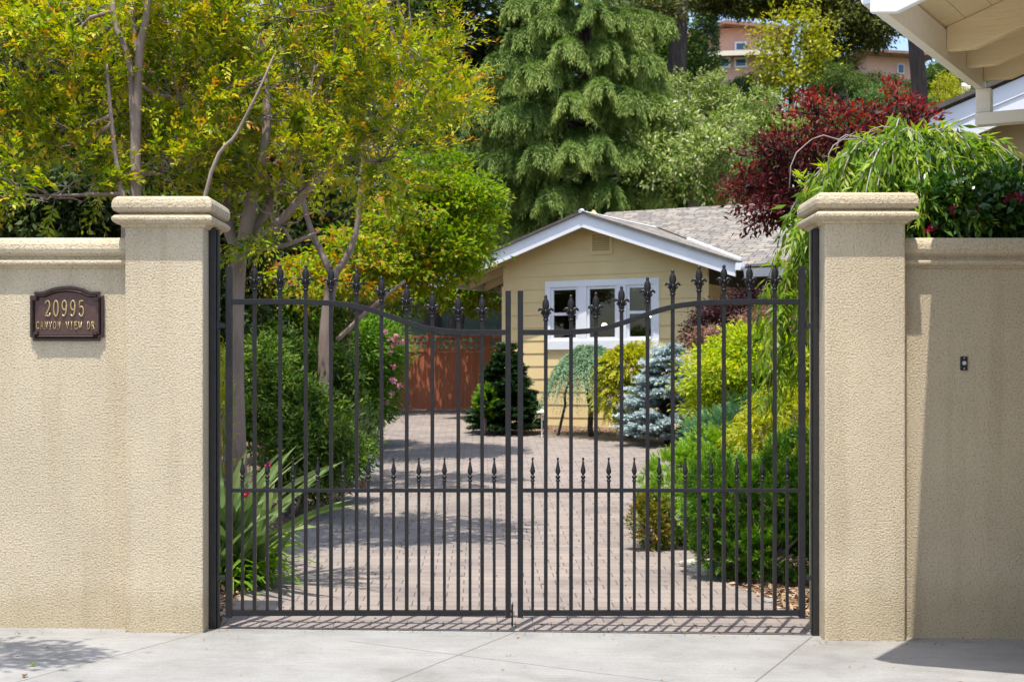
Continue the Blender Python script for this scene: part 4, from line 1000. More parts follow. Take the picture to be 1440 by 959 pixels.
# ---------------------------------------------------------------- street tree outside the picture, left of the camera side
def street_tree():
    rs = np.random.RandomState(4); x, y = -5.4, 6.6
    t = plant('street_tree', 'broad street tree on the pavement whose leaves shade the concrete', 'tree', x, y); o = np.array(t.location); mb = MB(); lv = Leaves()
    limb(mb, rs, (0, 0, -.1), (.1, .1, 2.8), .13, .10, 7, .03, 10)
    for c, r, n in (((-3.30, 7.02, 4.6), (.52, .36, .25), 100), ((-2.78, 5.9, 4.55), (.30, .22, .2), 30), ((-5.2, 6.6, 4.8), (1.3, 1.2, 1.0), 200), ((-4.2, 6.9, 4.6), (.6, .5, .4), 70)):
        limb(mb, rs, (.1, .1, 2.8), np.array(c)-o, .05, .015, 6, .05)
        clumps(lv, rs, c, r, n, 14, .16, .085, .5, gap=.3, seed=n)
    mb.build('trunk', M['bark'], t, smooth=True); lv.build('crown', ML['oaklight'], t, origin=o)
street_tree()

# ---------------------------------------------------------------- maples left of the cottage
def maple(label, px, d, ells, seed, per, name='japanese_maple', m='maple', tint=(.1, .6), leaf=.075, stem=None, group=None, tiers=True, asp=.5, cr=.2, trunkmat='bark'):
    rs = np.random.RandomState(seed); x = X(px, d); t = plant(name, label, 'tree', x, d, group); o = np.array(t.location); mb = MB(); lv = Leaves()
    lo = min(e[0][0][2]-e[0][1][2]*.4 for e in ells); top = (0, 0, max(.25, (lo-o[2])*.9))
    limb(mb, rs, (0, 0, -.1), top, .06, .05, 6, .05, 9)
    for (c, r), n, tt in ells:
        limb(mb, rs, top, c-o, .035, .012, 6, .08)
        C = clumps(lv, rs, c, r*1.08, int(n*.62), per, cr, leaf, asp, up=.9, tint=tt, flat=.3 if tiers else .8, shell=.35, gap=.1, seed=seed+n, jit=.55)
        for q in rs.choice(len(C), min(14, len(C)), replace=False): limb(mb, rs, c-o, C[q]-o, .010, .004, 5, .08, 5)
    mb.build('trunk', M[trunkmat], t, smooth=True); lv.build('crown', ML[m], t, origin=o); return t
maple('green and orange maple with horizontal tiers between the crape myrtles and the cottage', 492, 22,
      [(ell(640, 290, 22, .62, .8, .5), 330, (.15, .6)), (ell(580, 300, 21.5, .6, .7, .5), 220, (.25, .8)), (ell(650, 350, 21.8, .5, .7, .35), 240, (.2, .7)), (ell(560, 360, 21.5, .8, .7, .35), 220, (.25, .85)),
       (ell(600, 240, 22.3, .55, .7, .35), 160, (.1, .5)), (ell(500, 370, 21, .8, .7, .5), 180, (.2, .85)), (ell(430, 400, 20.5, .7, .6, .35), 120, (.3, .95)), (ell(600, 395, 21.6, .5, .5, .2), 80, (.3, .75))], 31, 20, leaf=.10, cr=.19)
maple('bright yellow green maple leaning over the wooden fence', 508, 29.6,
      [(ell(600, 405, 30.0, 1.1, .7, .45), 230, (.15, .7)), (ell(680, 415, 30.4, .65, .6, .35), 130, (.2, .7)), (ell(650, 375, 30.6, 1.1, .9, .6), 240, (.1, .6)), (ell(540, 420, 29.8, .8, .7, .5), 160, (.1, .7))], 32, 24, leaf=.10)

# ---------------------------------------------------------------- deodar cedar behind the cottage
def cedar():
    rs = np.random.RandomState(41); D0 = 39.; x = X(822, D0)
    t = plant('deodar_cedar', 'tall weeping cedar with layered drooping boughs behind the cottage roof', 'tree', x, D0); o = np.array(t.location); mb = MB(); lv = Leaves()
    top = 17.; mb.tube([(0, 0, -.3), (.1, 0, 5), (0, .1, 10), (0, 0, top)], [.30, .24, .16, .03], n=10)
    boughs = []
    for (px, py, dd) in [(655, 120, -1), (668, 165, -1.6), (650, 210, -.6), (690, 95, -1.5), (930, 150, -1.2), (960, 175, -.8), (895, 145, -2.2), (750, 225, -2.6), (800, 222, -3.0), (850, 215, -2.9), (905, 225, -2.2),
                         (955, 235, -1.4), (690, 235, -1.6), (985, 262, -.5), (650, 255, -.3), (720, 60, -1.2), (760, 35, -1.6), (790, 75, -2.2), (840, 20, -2), (880, 30, -1.4), (860, 75, -2.0), (905, 90, -1.2), (740, 110, -2.4), (700, 280, -1.6),
                         (770, 285, -2.6), (860, 275, -2.6), (930, 285, -1.8), (800, 150, -2.5), (850, 130, -2.4), (710, 170, -2.2), (640, 290, -.5), (720, 15, -1), (800, -10, -1.5), (870, -20, -1.2), (940, 40, -.4)]:
        boughs.append(np.array(at(px, py, D0+dd))+np.array([0, 0, .1]))
    for i in range(36):
        a = rs.uniform(3.3, 6.1) if i < 20 else rs.uniform(0, 3.14); h = rs.uniform(3.0, 13); l = (17.2-h)*.27*(rs.uniform(.35, .85) if i < 20 else rs.uniform(.8, 1.1)); boughs.append(np.array([x+l*math.cos(a), D0+l*math.sin(a), o[2]+h]))
    for e in boughs:
        e = e-o; hor = e.copy(); hor[2] = 0; L = np.linalg.norm(hor)
        s = np.array([0, 0, e[2]+.10*L+.15]); k = 14; tt = np.linspace(0, 1, k)
        P = s+(e-s)*tt[:, None]; P[:, 2] += .30*L*np.sin(tt*2.4)*(1-tt*.55)*.55
        mb.tube([tuple(p) for p in P], list(.045*(1-tt)+.008), n=5)
        out = unit(hor); side = np.cross(out, [0, 0, 1.])
        # side branchlets spread like a fan and hang at their ends
        nb = int(34+16*L)
        u = rs.uniform(.22, 1, nb)**.8; sg = rs.choice([-1, 1], nb)
        bp = np.stack([np.interp(u, tt, P[:, j]) for j in range(3)], 1)
        bl = (.24+.62*L*.40*(1.15-u))*rs.uniform(.5, 1.3, nb)
        bd = unit(out*(rs.uniform(.35, 1.0, nb))[:, None]+side*(sg*rs.uniform(.3, 1.0, nb))[:, None]+np.array([0, 0, .08]))
        m_ = 22
        w_ = np.tile((np.arange(m_)+.5)/m_, nb); i_ = np.repeat(np.arange(nb), m_)
        Q = bp[i_]+bd[i_]*(bl[i_]*w_)[:, None]; Q[:, 2] -= (bl[i_])*1.35*w_**1.9
        # each point carries a hanging tuft of short needle sprays
        tufts = 5
        Q2 = np.repeat(Q, tufts, 0)+rs.normal(size=(len(Q)*tufts, 3))*.022; w2 = np.repeat(w_, tufts); b2 = np.repeat(bd[i_], tufts, 0)
        T = unit(b2*(1-w2)[:, None]*.9+np.array([0, 0, -.75])*(.3+w2)[:, None]+rs.normal(size=Q2.shape)*.38)
        Ls = rs.uniform(.07, .15, len(Q2))
        lv.add(Q2, T, unit(np.array([0, -.45, .8])+rs.normal(size=Q2.shape)*.4), Ls, Ls*.15, np.clip(.30+.42*w2+rs.normal(size=len(Q2))*.15+rs.uniform(-.12, .12), 0, 1))
    lv2 = Leaves(); P = lv.a
    mb.build('trunk', M['bark_dark'], t, smooth=True); lv.build('crown', ML['cedar'], t)
    return t
cedar()

# ---------------------------------------------------------------- broad dark trees behind everything (shared crowns)
def crown_mesh(seed, n, per, L, asp, tint=(.15, .8), cr=.30, lobes=9):
    rs = np.random.RandomState(seed); lv = Leaves(); cs = []
    for i in range(lobes):
        d = sphere(rs, 1)[0]; c = d*np.array([2.0, 2.0, 1.5])*rs.uniform(.5, 1.0); c[2] += .2; cs.append(c)
        r = rs.uniform(.9, 1.45)
        clumps(lv, rs, c, (r, r, r*.75), n//lobes, per, cr, L, asp, tint=tint, gap=.12, shell=.45, seed=seed+i*7)
    return lv, cs
def tree_proto(seed, mt, name, n=760, per=30, L=.15, asp=.5, h=3.2, trunkmat='bark_dark', tint=(.15, .8), cr=.30):
    lv, cs = crown_mesh(seed, n, per, L, asp, tint, cr); rs = np.random.RandomState(seed+1)
    mb = MB(); limb(mb, rs, (0, 0, -h-11), (0, 0, -1.2), .30, .2, 12, .012, 9)
    for c in cs: limb(mb, rs, (0, 0, -1.2), c*.8, .11, .03, 6, .08)
    root = thing(name, None, None); tr = mb.build('trunk', M[trunkmat], root, smooth=True); cr_ = lv.build('crown', ML[mt], root)
    return root, tr, cr_
protos = {}
def place_tree(key, label, px, py, d, s, rz, group, m=None, first={}):
    root, tr, cr_ = protos[key]; c = at(px, py, d)
    if key not in first: first[key] = 1; r, a, b = root, tr, cr_
    else:
        r = root.copy(); COL.objects.link(r); a = linkcopy(tr, r); b = linkcopy(cr_, r)
    r.location = (c.x, d, g(c.x, d)); hh = c.z-g(c.x, d)
    a.location = (0, 0, hh); b.location = (0, 0, hh)
    a.scale = b.scale = s if hasattr(s, '__len__') else (s, s, s); a.rotation_euler = b.rotation_euler = (0, 0, rz)
    if m:
        b.material_slots[0].link = 'OBJECT'; b.material_slots[0].material = ML[m]
    r['label'] = label; r['category'] = 'tree'; r['group'] = group; return r
protos['oakA'] = tree_proto(51, 'oak', 'oak_tree'); protos['oakB'] = tree_proto(61, 'oak', 'oak_tree')
GO = 'dark oaks behind the garden'
for k, lab_, px, py, d, s, rz, m_ in [
    ('oakA', 'dark oak behind the crape myrtle stems, at the left edge of the picture', 20, 170, 24, .85, .3, None),
    ('oakB', 'dark oak seen through the gaps above the street wall', 190, 120, 27, .95, 1.2, None),
    ('oakA', 'dark oak behind the crown of the crape myrtle inside the gate', 380, 90, 30, 1.05, 2.5, None),
    ('oakB', 'dark olive oak at the top of the picture left of the cedar', 610, 40, 48, 1.55, 4.0, 'oak'),
    ('oakA', 'low dark oak in the shade under the maple', 470, 330, 31, .85, 5.2, None),
    ('oakB', 'dark oak filling the gap between the maple and the cedar', 640, 230, 47, 1.2, .9, None),
    ('oakA', 'mid green tree right of the cedar top', 905, 60, 52, 1.15, 3.3, 'oaklight'),
    ('oakB', 'dark oak directly behind the cedar', 780, 120, 50, 1.6, 2.2, None),
    ('oakA', 'low dark oak behind the fence and the cottage roof edge', 730, 320, 44, .95, 1.9, None),
    ('oakB', 'tall oak behind the street wall left of the gate', 60, 330, 22, .55, 3.9, 'oaklight'),
    ('oakA', 'small dark oak behind the left gate leaf', 330, 400, 28, .75, 4.4, None),
    ('oakB', 'distant blue green oak beside the garage fascia', 1345, 140, 78, 1.15, 2.9, 'oaklight'),
    ('oakA', 'oak on the far slope left of the pink house', 905, 130, 70, 1.2, .2, 'oak')]:
    place_tree(k, lab_, px, py, d, s, rz, GO, m_)
protos['shrubA'] = tree_proto(71, 'blossom', 'hillside_shrub', 560, 26, .17, .45, 1.0, 'twig', (.05, .95), .24)
protos['shrubB'] = tree_proto(81, 'hillgreen', 'hillside_shrub', 560, 26, .17, .42, 1.0, 'twig', (.05, .95), .24)
GH = 'shrubs on the slope behind the cottage'
for k, lab_, px, py, d, s, rz, m_ in [
    ('shrubA', 'pale flowering shrub right above the cottage roof ridge', 975, 225, 38, (.80, .7, .85), .4, None),
    ('shrubA', 'pale flowering shrub left of the red maple, in the middle of the slope', 1065, 190, 41, (.62, .6, .7), 2.1, None),
    ('shrubA', 'yellowish shrub below the cypress and the pink house', 985, 142, 43, (.50, .5, .5), 3.3, None),
    ('shrubB', 'green shrub above the red maple', 1130, 185, 45, (.55, .6, .55), 1.0, None),
    ('shrubB', 'green shrub below the pine trunk', 1190, 160, 48, (.6, .6, .6), 2.4, None),
    ('shrubB', 'bright green bush beside the yellow tree', 1190, 125, 48, (.42, .5, .45), 4.0, 'oaklight'),
    ('shrubB', 'dark green shrub under the pink house windows', 1060, 142, 52, (.6, .6, .45), 5.0, None),
    ('shrubB', 'green shrub between the red maple and the redwood trunk', 1245, 170, 40, (.5, .5, .5), 0.2, None),
    ('shrubA', 'yellow green shrub right of the redwood trunk', 1335, 150, 42, (.42, .4, .5), 1.4, 'yellow'),
    ('shrubB', 'green shrub under the pale pink house', 1235, 128, 55, (.5, .5, .42), 3.0, 'oak'),
    ('shrubB', 'green shrub right of the cottage roof, behind the red maple', 1130, 250, 36, (.6, .6, .6), 3.6, None),
    ('shrubA', 'grey green shrub just above the cottage ridge, under the right boughs of the cedar', 925, 285, 40, (.8, .6, .5), 5.5, 'oaklight'),
    ('shrubB', 'green shrub beside the pale square post', 1400, 190, 55, (.6, .5, .6), 2.7, 'oaklight')]:
    r = place_tree(k, lab_, px, py, d, s, rz, GH, m_); r['category'] = 'shrub'

# yellow tree, pine, redwood trunks, cypress
def clump_tree(name, label, cat, px, d, parts, m, seed, trunk_top_px, r0, trunkmat='bark_dark', per=26, L=.12, asp=.5, cr=.3, up=.6, flat=.8, limbs=True, jit=.6, tint=(.1, .9), shell=.4, gap=.15, base_r=1.25, group=None):
    rs = np.random.RandomState(seed); x = X(px, d); t = plant(name, label, cat, x, d, group); o = np.array(t.location); mb = MB(); lv = Leaves()
    top = np.array(at(trunk_top_px[0], trunk_top_px[1], d))-o
    limb(mb, rs, (0, 0, -.4), top, r0*base_r, r0*.75, 9, .012, 11)
    for (c, r), n in parts:
        if limbs:
            z = min(top[2], max(.3, (c-o)[2]-.2)); limb(mb, rs, top*z/max(top[2], .01), c-o, r0*.22, .02, 6, .06)
        clumps(lv, rs, c, r, n, per, cr, L, asp, up=up, flat=flat, seed=seed+n, jit=jit, tint=tint, shell=shell, gap=gap)
    mb.build('trunk', M[trunkmat], t, smooth=True)
    if lv.a: lv.build('crown', ML[m], t, origin=o)
    return t
clump_tree('yellow_tree', 'yellow leaved tree in front of the pink house', 'tree', 1112, 49, [(ell(1108, 85, 48.6, .95, .8, .9), 90), (ell(1132, 38, 48.6, .6, .7, .55), 40), (ell(1085, 45, 48.6, .45, .7, .5), 26), (ell(1122, 122, 48.6, .9, .7, .4), 46), (ell(1150, 75, 48.6, .4, .5, .5), 24)], 'yellow', 91, (1112, 90), .10, L=.16, cr=.5, gap=-.05)
clump_tree('pine_tree', 'dark pine with spreading canopy above the slope', 'tree', 1152, 50, [(ell(1185, 40, 50, 1.2, 1.2, .75), 170), (ell(1232, 45, 50, .8, 1, .5), 80), (ell(1120, 0, 50, 1.4, 1.2, .50), 190), (ell(1050, 4, 50, 1.1, 1, .42), 130), (ell(1000, -5, 50, .8, 1, .42), 80), (ell(1210, 5, 50, 1.3, 1, .8), 150), (ell(1165, 88, 50, .65, .8, .5), 50)],
           'pine', 92, (1150, 20), .27, L=.2, asp=.3, cr=.36, flat=.45, per=46, gap=.3)
clump_tree('redwood_tree', 'redwood with a thick dark trunk beside the garage fascia', 'tree', 1291, 30, [(ell(1300, -160, 30, 1.6, 1.5, 1.2), 160), (ell(1270, -60, 30, .8, 1, .3), 40)], 'pine', 93, (1286, -150), .165, L=.18, asp=.3, cr=.3, base_r=1.3, per=40)
clump_tree('redwood_tree', 'redwood whose dark trunk shows at the top left of the pink house', 'tree', 955, 44, [(ell(930, -120, 44, 2.2, 1.5, 1.2), 120), (ell(915, 20, 44, .9, 1, .5), 90)], 'pine', 94, (953, -120), .30, L=.18, asp=.3, base_r=1.2, per=40)
clump_tree('italian_cypress', 'narrow dark cypress column in front of the pink house', 'tree', 993, 72, [(ell(993, 60, 72, .52, .52, 2.6), 420), (ell(994, -30, 72, .42, .42, 2.2), 240)], 'cypress', 95, (993, 0), .1, L=.13, asp=.4, cr=.14, jit=.4, up=.3, shell=.7, gap=.6)

# red japanese maple over the cottage roof
maple('dark red Japanese maple overhanging the cottage roof beside the right pillar', 1170, 13.2,
      [(ell(1130, 232, 13.2, 0.496, 0.420, 0.320), 165, (.05, .75)), (ell(1085, 285, 13.2, 0.336, 0.350, 0.240), 130, (.1, .75)), (ell(1190, 190, 13.2, 0.400, 0.420, 0.240), 105, (.3, 1)), (ell(1250, 200, 13.2, 0.360, 0.350, 0.200), 75, (.4, 1)), (ell(1060, 265, 13.2, 0.224, 0.280, 0.200), 70, (.3, .9)),
       (ell(1290, 180, 13.2, 0.224, 0.280, 0.240), 60, (.5, 1)), (ell(1150, 160, 13.2, 0.320, 0.350, 0.128), 46, (.5, 1)), (ell(1262, 140, 13.2, 0.112, 0.210, 0.200), 22, (.75, 1)), (ell(1180, 260, 13.2, 0.400, 0.350, 0.320), 105, (.05, .6)), (ell(1225, 225, 13.2, .40, .35, .24), 90, (.1, .85)), (ell(1285, 205, 13.1, .2, .3, .16), 60, (.2, .9)), (ell(1095, 215, 13.2, 0.240, 0.280, 0.160), 60, (.2, .8))],
      33, 18, m='redmaple', leaf=.068, cr=.12, trunkmat='bark_dark', asp=.36)

# ---------------------------------------------------------------- weeping cherry behind the right pillar
def cherry():
    rs = np.random.RandomState(42); D0 = 10.55; x = X(1275, D0)
    t = plant('weeping_cherry', 'weeping cherry with long bright leaves hanging over the street wall', 'tree', x, D0); o = np.array(t.location); mb = MB(); lv = Leaves()
    crown = np.array(at(1275, 228, D0))-o
    limb(mb, rs, (0, 0, -.1), crown, .06, .05, 7, .04, 10)
    ends = []
    for (px, py, dd, drop) in [(1130, 250, .1, 1.2), (1112, 290, .3, 1.3), (1150, 235, -.3, .35), (1180, 215, -.4, .5), (1210, 200, -.5, .5), (1240, 195, -.5, .45), (1270, 188, -.45, .5), (1300, 192, -.5, .55), (1330, 215, -.5, .5), (1360, 205, -.5, .5),
                               (1390, 200, -.5, .55), (1415, 215, -.45, .6), (1435, 240, -.3, .6), (1200, 225, .4, .5), (1250, 205, .4, .5), (1320, 200, .4, .5), (1400, 210, .3, .6), (1160, 250, -.5, .3), (1190, 235, -.2, .4), (1225, 225, -.7, .4), (1290, 225, -.75, .4), (1350, 235, -.75, .4), (1120, 320, .1, 1.2), (1135, 300, -.1, 1.25), (1095, 330, .5, .8)]:
        ends.append((np.array(at(px, py, D0+dd))-o, drop))
    B = []; Dd = []; 
    for ie, (apex, drop) in enumerate(ends):
        apex = apex-np.array([0, 0, .03]); hor = apex-crown; hor[2] = 0; L = np.linalg.norm(hor)
        for q in range(2 if apex[0]+o[0] < X(1190, D0) and drop < 1 else 3):
            ap = apex+rs.normal(size=3)*np.array([.06, .08, .05]); k = 12; tt = np.linspace(0, 1, k)
            end = ap+unit(hor)*rs.uniform(.08, .25)+np.array([0, 0, -drop*rs.uniform(.7, 1.1)])
            mid = crown+(ap-crown)*.55+np.array([0, 0, .12])
            P = ((1-tt)**3)[:, None]*crown+(3*tt*(1-tt)**2)[:, None]*(mid+np.array([0, 0, .12]))+(3*tt**2*(1-tt))[:, None]*(ap+np.array([0, 0, .14]))+(tt**3)[:, None]*end
            mb.tube([tuple(p) for p in P], list(.009*(1-tt)+.002), n=5)
            u = np.linspace(.25, 1, int(26*(1+drop)))
            pts = np.stack([np.interp(u, tt, P[:, j]) for j in range(3)], 1); dv = unit(np.gradient(pts, axis=0))
            m_ = len(u)*2
            Pp = np.repeat(pts, 2, 0)+rs.normal(size=(m_, 3))*.025
            T = unit(np.repeat(dv, 2, 0)*.5+rs.normal(size=(m_, 3))*.42+np.array([0, 0, -.75]))
            Ls = rs.uniform(.07, .135, m_); lv.add(Pp, T, unit(np.array([0, -.75, .55])+rs.normal(size=(m_, 3))*.5), Ls, Ls*.21, np.clip(rs.normal(.5, .2, m_), 0, 1))
            # short hanging side twigs
            for z in range(5):
                i0 = rs.randint(len(u)//4, len(u)); B.append(pts[i0]); Dd.append(unit(dv[i0]*.4+rs.normal(size=3)*.45+np.array([0, -.1, -.35])))
    B = np.array(B); Dd = np.array(Dd)
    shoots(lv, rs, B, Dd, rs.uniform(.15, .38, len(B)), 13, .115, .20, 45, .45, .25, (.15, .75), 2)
    # bare silvery shoots arching above
    for (a, b, c) in [((1215, 200), (1240, 178), (1270, 190)), ((1175, 215), (1190, 190), (1225, 205)), ((1110, 265), (1120, 215), (1142, 196)), ((1165, 240), (1172, 205), (1200, 188)), ((1260, 205), (1275, 180), (1300, 200)), ((1142, 196), (1180, 197), (1222, 200))]:
        mb.tube([tuple(np.array(at(p[0], p[1], D0-.55))-o) for p in (a, ((a[0]+b[0])/2-3, (a[1]+b[1])/2-6), b, ((c[0]+b[0])/2+3, (c[1]+b[1])/2-3), c)], [.004, .0045, .0045, .004, .003], n=5)
    mb.build('trunk', M['twig'], t, smooth=True); lv.build('crown', ML['cherry'], t)
cherry()
def flowers(name, m, parent, pts, r, rs, n=16):
    for p in pts:
        d = sphere(rs, n); Leaves().add(np.array(p)+d*r*.2, d, sphere(rs, n), np.full(n, r), np.full(n, r*.8), rs.uniform(size=n)).build(name, ML[m], parent, fold=.1)
def shrub(name, label, cat, px, d, parts, m, seed, per=22, L=.05, asp=.45, cr=.12, up=.6, flat=.8, jit=.6, tint=(.1, .9), shell=.55, gap=.4, group=None, stem='twig', half=False, outw=.5):
    rs = np.random.RandomState(seed); x = X(px, d); t = plant(name, label, cat, x, d, group); o = np.array(t.location); mb = MB(); lv = Leaves()
    for (c, r), n in parts:
        for q in range(4):
            e = c+sphere(rs, 1)[0]*r*.55; limb(mb, rs, (rs.uniform(-.05, .05), rs.uniform(-.05, .05), -.05), e-o, .018, .006, 5, .06, 6)
        clumps(lv, rs, c, r, n, per, cr, L, asp, up=up, flat=flat, seed=seed+n, jit=jit, tint=tint, shell=shell, gap=gap, half=half, outw=outw)
    mb.build('stems', M[stem], t, smooth=True); lv.build('foliage', ML[m], t, origin=o); return t, o
D = 9.95
t, o = shrub('camellia_hedge', 'glossy dark green hedge with pink flowers above the shaded wall', 'hedge', 1390, D, [(ell(1340, 300, D, .42, .28, .22), 170), (ell(1430, 300, D, .5, .28, .28), 200), (ell(1300, 325, D, .2, .25, .18), 70), (ell(1380, 400, D, .6, .3, .5), 120), (ell(1540, 310, D, .5, .3, .3), 120)],
             'camellia', 101, 20, .075, .5, .12)
rs = np.random.RandomState(9)
flowers('flower', 'rose', t, [np.array(at(px, py, D-.28))-o for px, py in ((1375, 291), (1312, 318), (1300, 303), (1418, 279), (1342, 297), (1309, 324), (1432, 277))], .035, rs)

# ---------------------------------------------------------------- bed right of the driveway
def needle_mound(name, label, px, d, parts, m, seed, SLen=(.10, .2), n=26, L=.045, asp=.16, group=None, cat='shrub', tip=.5, bt=(.1, .55), upb=.5, droop=0., ang=50, inner=.5):
    rs = np.random.RandomState(seed); x = X(px, d); t = plant(name, label, cat, x, d, group); o = np.array(t.location); mb = MB(); lv = Leaves()
    for (c, r), k in parts:
        for q in range(5):
            e = c+sphere(rs, 1)[0]*r*.6; limb(mb, rs, (rs.uniform(-.06, .06), rs.uniform(-.06, .06), -.04), e-o, .022, .008, 5, .05, 6)
        B, dd = shell_points(rs, c, r*.93, k, inner, seed+k, -.62)
        ok = B[:, 2] > gz(B[:, 0], B[:, 1])+.02; B = B[ok]; dd = dd[ok]
        shoots(lv, rs, B, unit(dd+np.array([0, -.1, upb])+rs.normal(size=B.shape)*.3), rs.uniform(SLen[0], SLen[1], len(B)), n, L, asp, ang, droop, tip, bt, 1.3)
    mb.build('stems', M['bark'], t, smooth=True); lv.build('foliage', ML[m], t, origin=o); return t, o
needle_mound('mugo_pine', 'green mounded pine nearest the right gate leaf', 1060, 11.6, [(ell(1062, 712, 11.6, .48, .45, .36), 1000), (ell(1122, 695, 11.5, .32, .4, .44), 700), (ell(1015, 715, 11.5, .28, .35, .36), 520), (ell(1100, 770, 11.3, .35, .3, .2), 320), (ell(1040, 775, 11.35, .3, .3, .18), 240)], 'mugodark', 111, (.06, .13), 24, .055, .2, ang=62, tip=.65, inner=.72)
needle_mound('dwarf_spruce', 'light green rounded dwarf conifer between the driveway and the mounded pine', 968, 13.4, [(ell(972, 690, 13.4, .44, .36, .42), 1100), (ell(944, 722, 13.2, .30, .28, .32), 560), (ell(1012, 640, 13.6, .34, .3, .28), 480)], 'mugo', 112, (.05, .11), 20, .042, .28, tip=.65, bt=(.3, .65), inner=.72)
needle_mound('bronze_conifer', 'small bronze tipped conifer at the edge of the driveway', 908, 13.0, [(ell(914, 730, 13.0, .17, .16, .22), 340), (ell(924, 752, 13.0, .13, .12, .10), 120)], 'mugogold', 113, (.05, .1), 18, .038, .32, tip=.6)
needle_mound('juniper', 'blue green spreading juniper under the lime maple', 1025, 14.2, [(ell(1030, 610, 14.2, .48, .4, .24), 700), (ell(1000, 640, 14.0, .3, .3, .2), 330), (ell(1060, 585, 14.6, .3, .3, .18), 260)], 'juniper', 114, (.08, .16), 22, .04, .28, tip=.55, bt=(.2, .6))
needle_mound('golden_cypress', 'golden thread cypress leaning against the right hinge post', 1105, 13.0, [(ell(1105, 590, 13.0, .34, .35, .26), 560), (ell(1072, 615, 12.8, .25, .3, .16), 240), (ell(1130, 640, 12.9, .3, .3, .3), 300)], 'golden', 115, (.14, .26), 24, .042, .28, droop=.6, tip=.4, bt=(.2, .6))
shrub('lime_maple', 'broad lime yellow Japanese maple in the middle of the right bed', 'shrub', 1045, 15.2, [(ell(1065, 530, 15.2, .60, .6, .34), 290), (ell(1008, 530, 15.0, .33, .45, .28), 140), (ell(1105, 525, 15.2, .42, .5, .34), 190), (ell(1050, 480, 15.3, .30, .4, .14), 80), (ell(1015, 575, 15.0, .36, .4, .18), 80), (ell(1080, 570, 15.0, .5, .4, .2), 120)],
      'limemaple', 116, 30, .06, .42, .15, up=.9, flat=.35, shell=.5, jit=.5, gap=.3)
shrub('bronze_maple', 'pinkish bronze maple mound beside the right hinge stile', 'shrub', 1085, 19, [(ell(1082, 465, 19, .42, .4, .30), 260), (ell(1120, 480, 19, .3, .4, .25), 130), (ell(1060, 485, 19, .2, .3, .12), 60)], 'brown', 117, 30, .055, .4, .13, up=.9, flat=.5)
shrub('bronze_maple', 'small pinkish bronze maple between blue spruce and lime maple', 'shrub', 1000, 20, [(ell(1002, 475, 20, .26, .3, .12), 110)], 'brown', 118, 28, .055, .4, .12, up=.9, flat=.5)
shrub('purple_maple', 'dark purple maple in the shade of the porch', 'shrub', 1030, 23, [(ell(1025, 450, 23, .52, .5, .24), 220), (ell(1055, 425, 23.4, .3, .4, .22), 100), (ell(990, 468, 23, .25, .3, .16), 80)], 'purple', 119, 26, .07, .4, .15, up=.9, flat=.5)
needle_mound('juniper', 'little blue juniper behind the lime maple, next to the hinge stile', 1108, 17, [(ell(1108, 490, 17, .17, .2, .09), 160)], 'juniper', 120, (.08, .15), 22, .03, .22)
# ---------------------------------------------------------------- planting along the cottage wall
def tiered(name, label, px, d, h, w_, tiers, m, seed, bough=14, L=.035, tw=.16, droop=.1, m_per=22, asp=.22):
    rs = np.random.RandomState(seed); x = X(px, d); t = plant(name, label, 'conifer', x, d); o = np.array(t.location); mb = MB(); lv = Leaves()
    mb.tube([(0, 0, -.1), (0, 0, h*.96)], [.05, .012], n=8)
    for i in range(tiers):
        f = (i+.35)/tiers; z = h*(.04+.9*f); R = w_*(1-f)**.8+.06
        for b in range(bough):
            a = rs.uniform(0, 6.28); l = R*rs.uniform(.7, 1.12); dr = np.array([math.cos(a), math.sin(a), rs.uniform(-.05, .25)])
            z0 = z+rs.uniform(-.07, .07)*h/ tiers*4
            p0 = np.array([0, 0, z0]); mb.tube([tuple(p0), tuple(p0+dr*l)], [.010, .003], n=4)
            k = max(4, int(l/.04)); u = rs.uniform(.2, 1, k*3)
            Bp = p0+dr*(l*u)[:, None]; sd = np.cross(dr, [0, 0, 1.]); sgn = rs.choice([-1., 1.], k*3)
            Dd = unit(dr*.8+sd*(sgn*rs.uniform(.2, 1, k*3))[:, None]+np.array([0, 0, .12])+rs.normal(size=(k*3, 3))*.15)
            shoots(lv, rs, Bp, Dd, rs.uniform(.6, 1.1, k*3)*tw, m_per, L, asp, 55, droop, .5, (.1, .6), 1.0)
    mb.build('trunk', M['bark_dark'], t, smooth=True); lv.build('foliage', ML[m], t); return t
tiered('blue_spruce', 'silvery blue spruce in layers under the cottage window', 938, 23.9, 1.66, .80, 7, 'bluespruce', 121, 24, .07, .19, asp=.40, m_per=20)
needle_mound('golden_cypress', 'golden cypress below the right part of the cottage window', 888, 25.0, [(ell(880, 518, 24.6, .42, .3, .36), 520), (ell(864, 556, 24.5, .30, .3, .32), 320), (ell(905, 500, 25.0, .25, .2, .18), 140)], 'golden', 122, (.16, .3), 24, .065, .32, droop=.5, bt=(.25, .65))
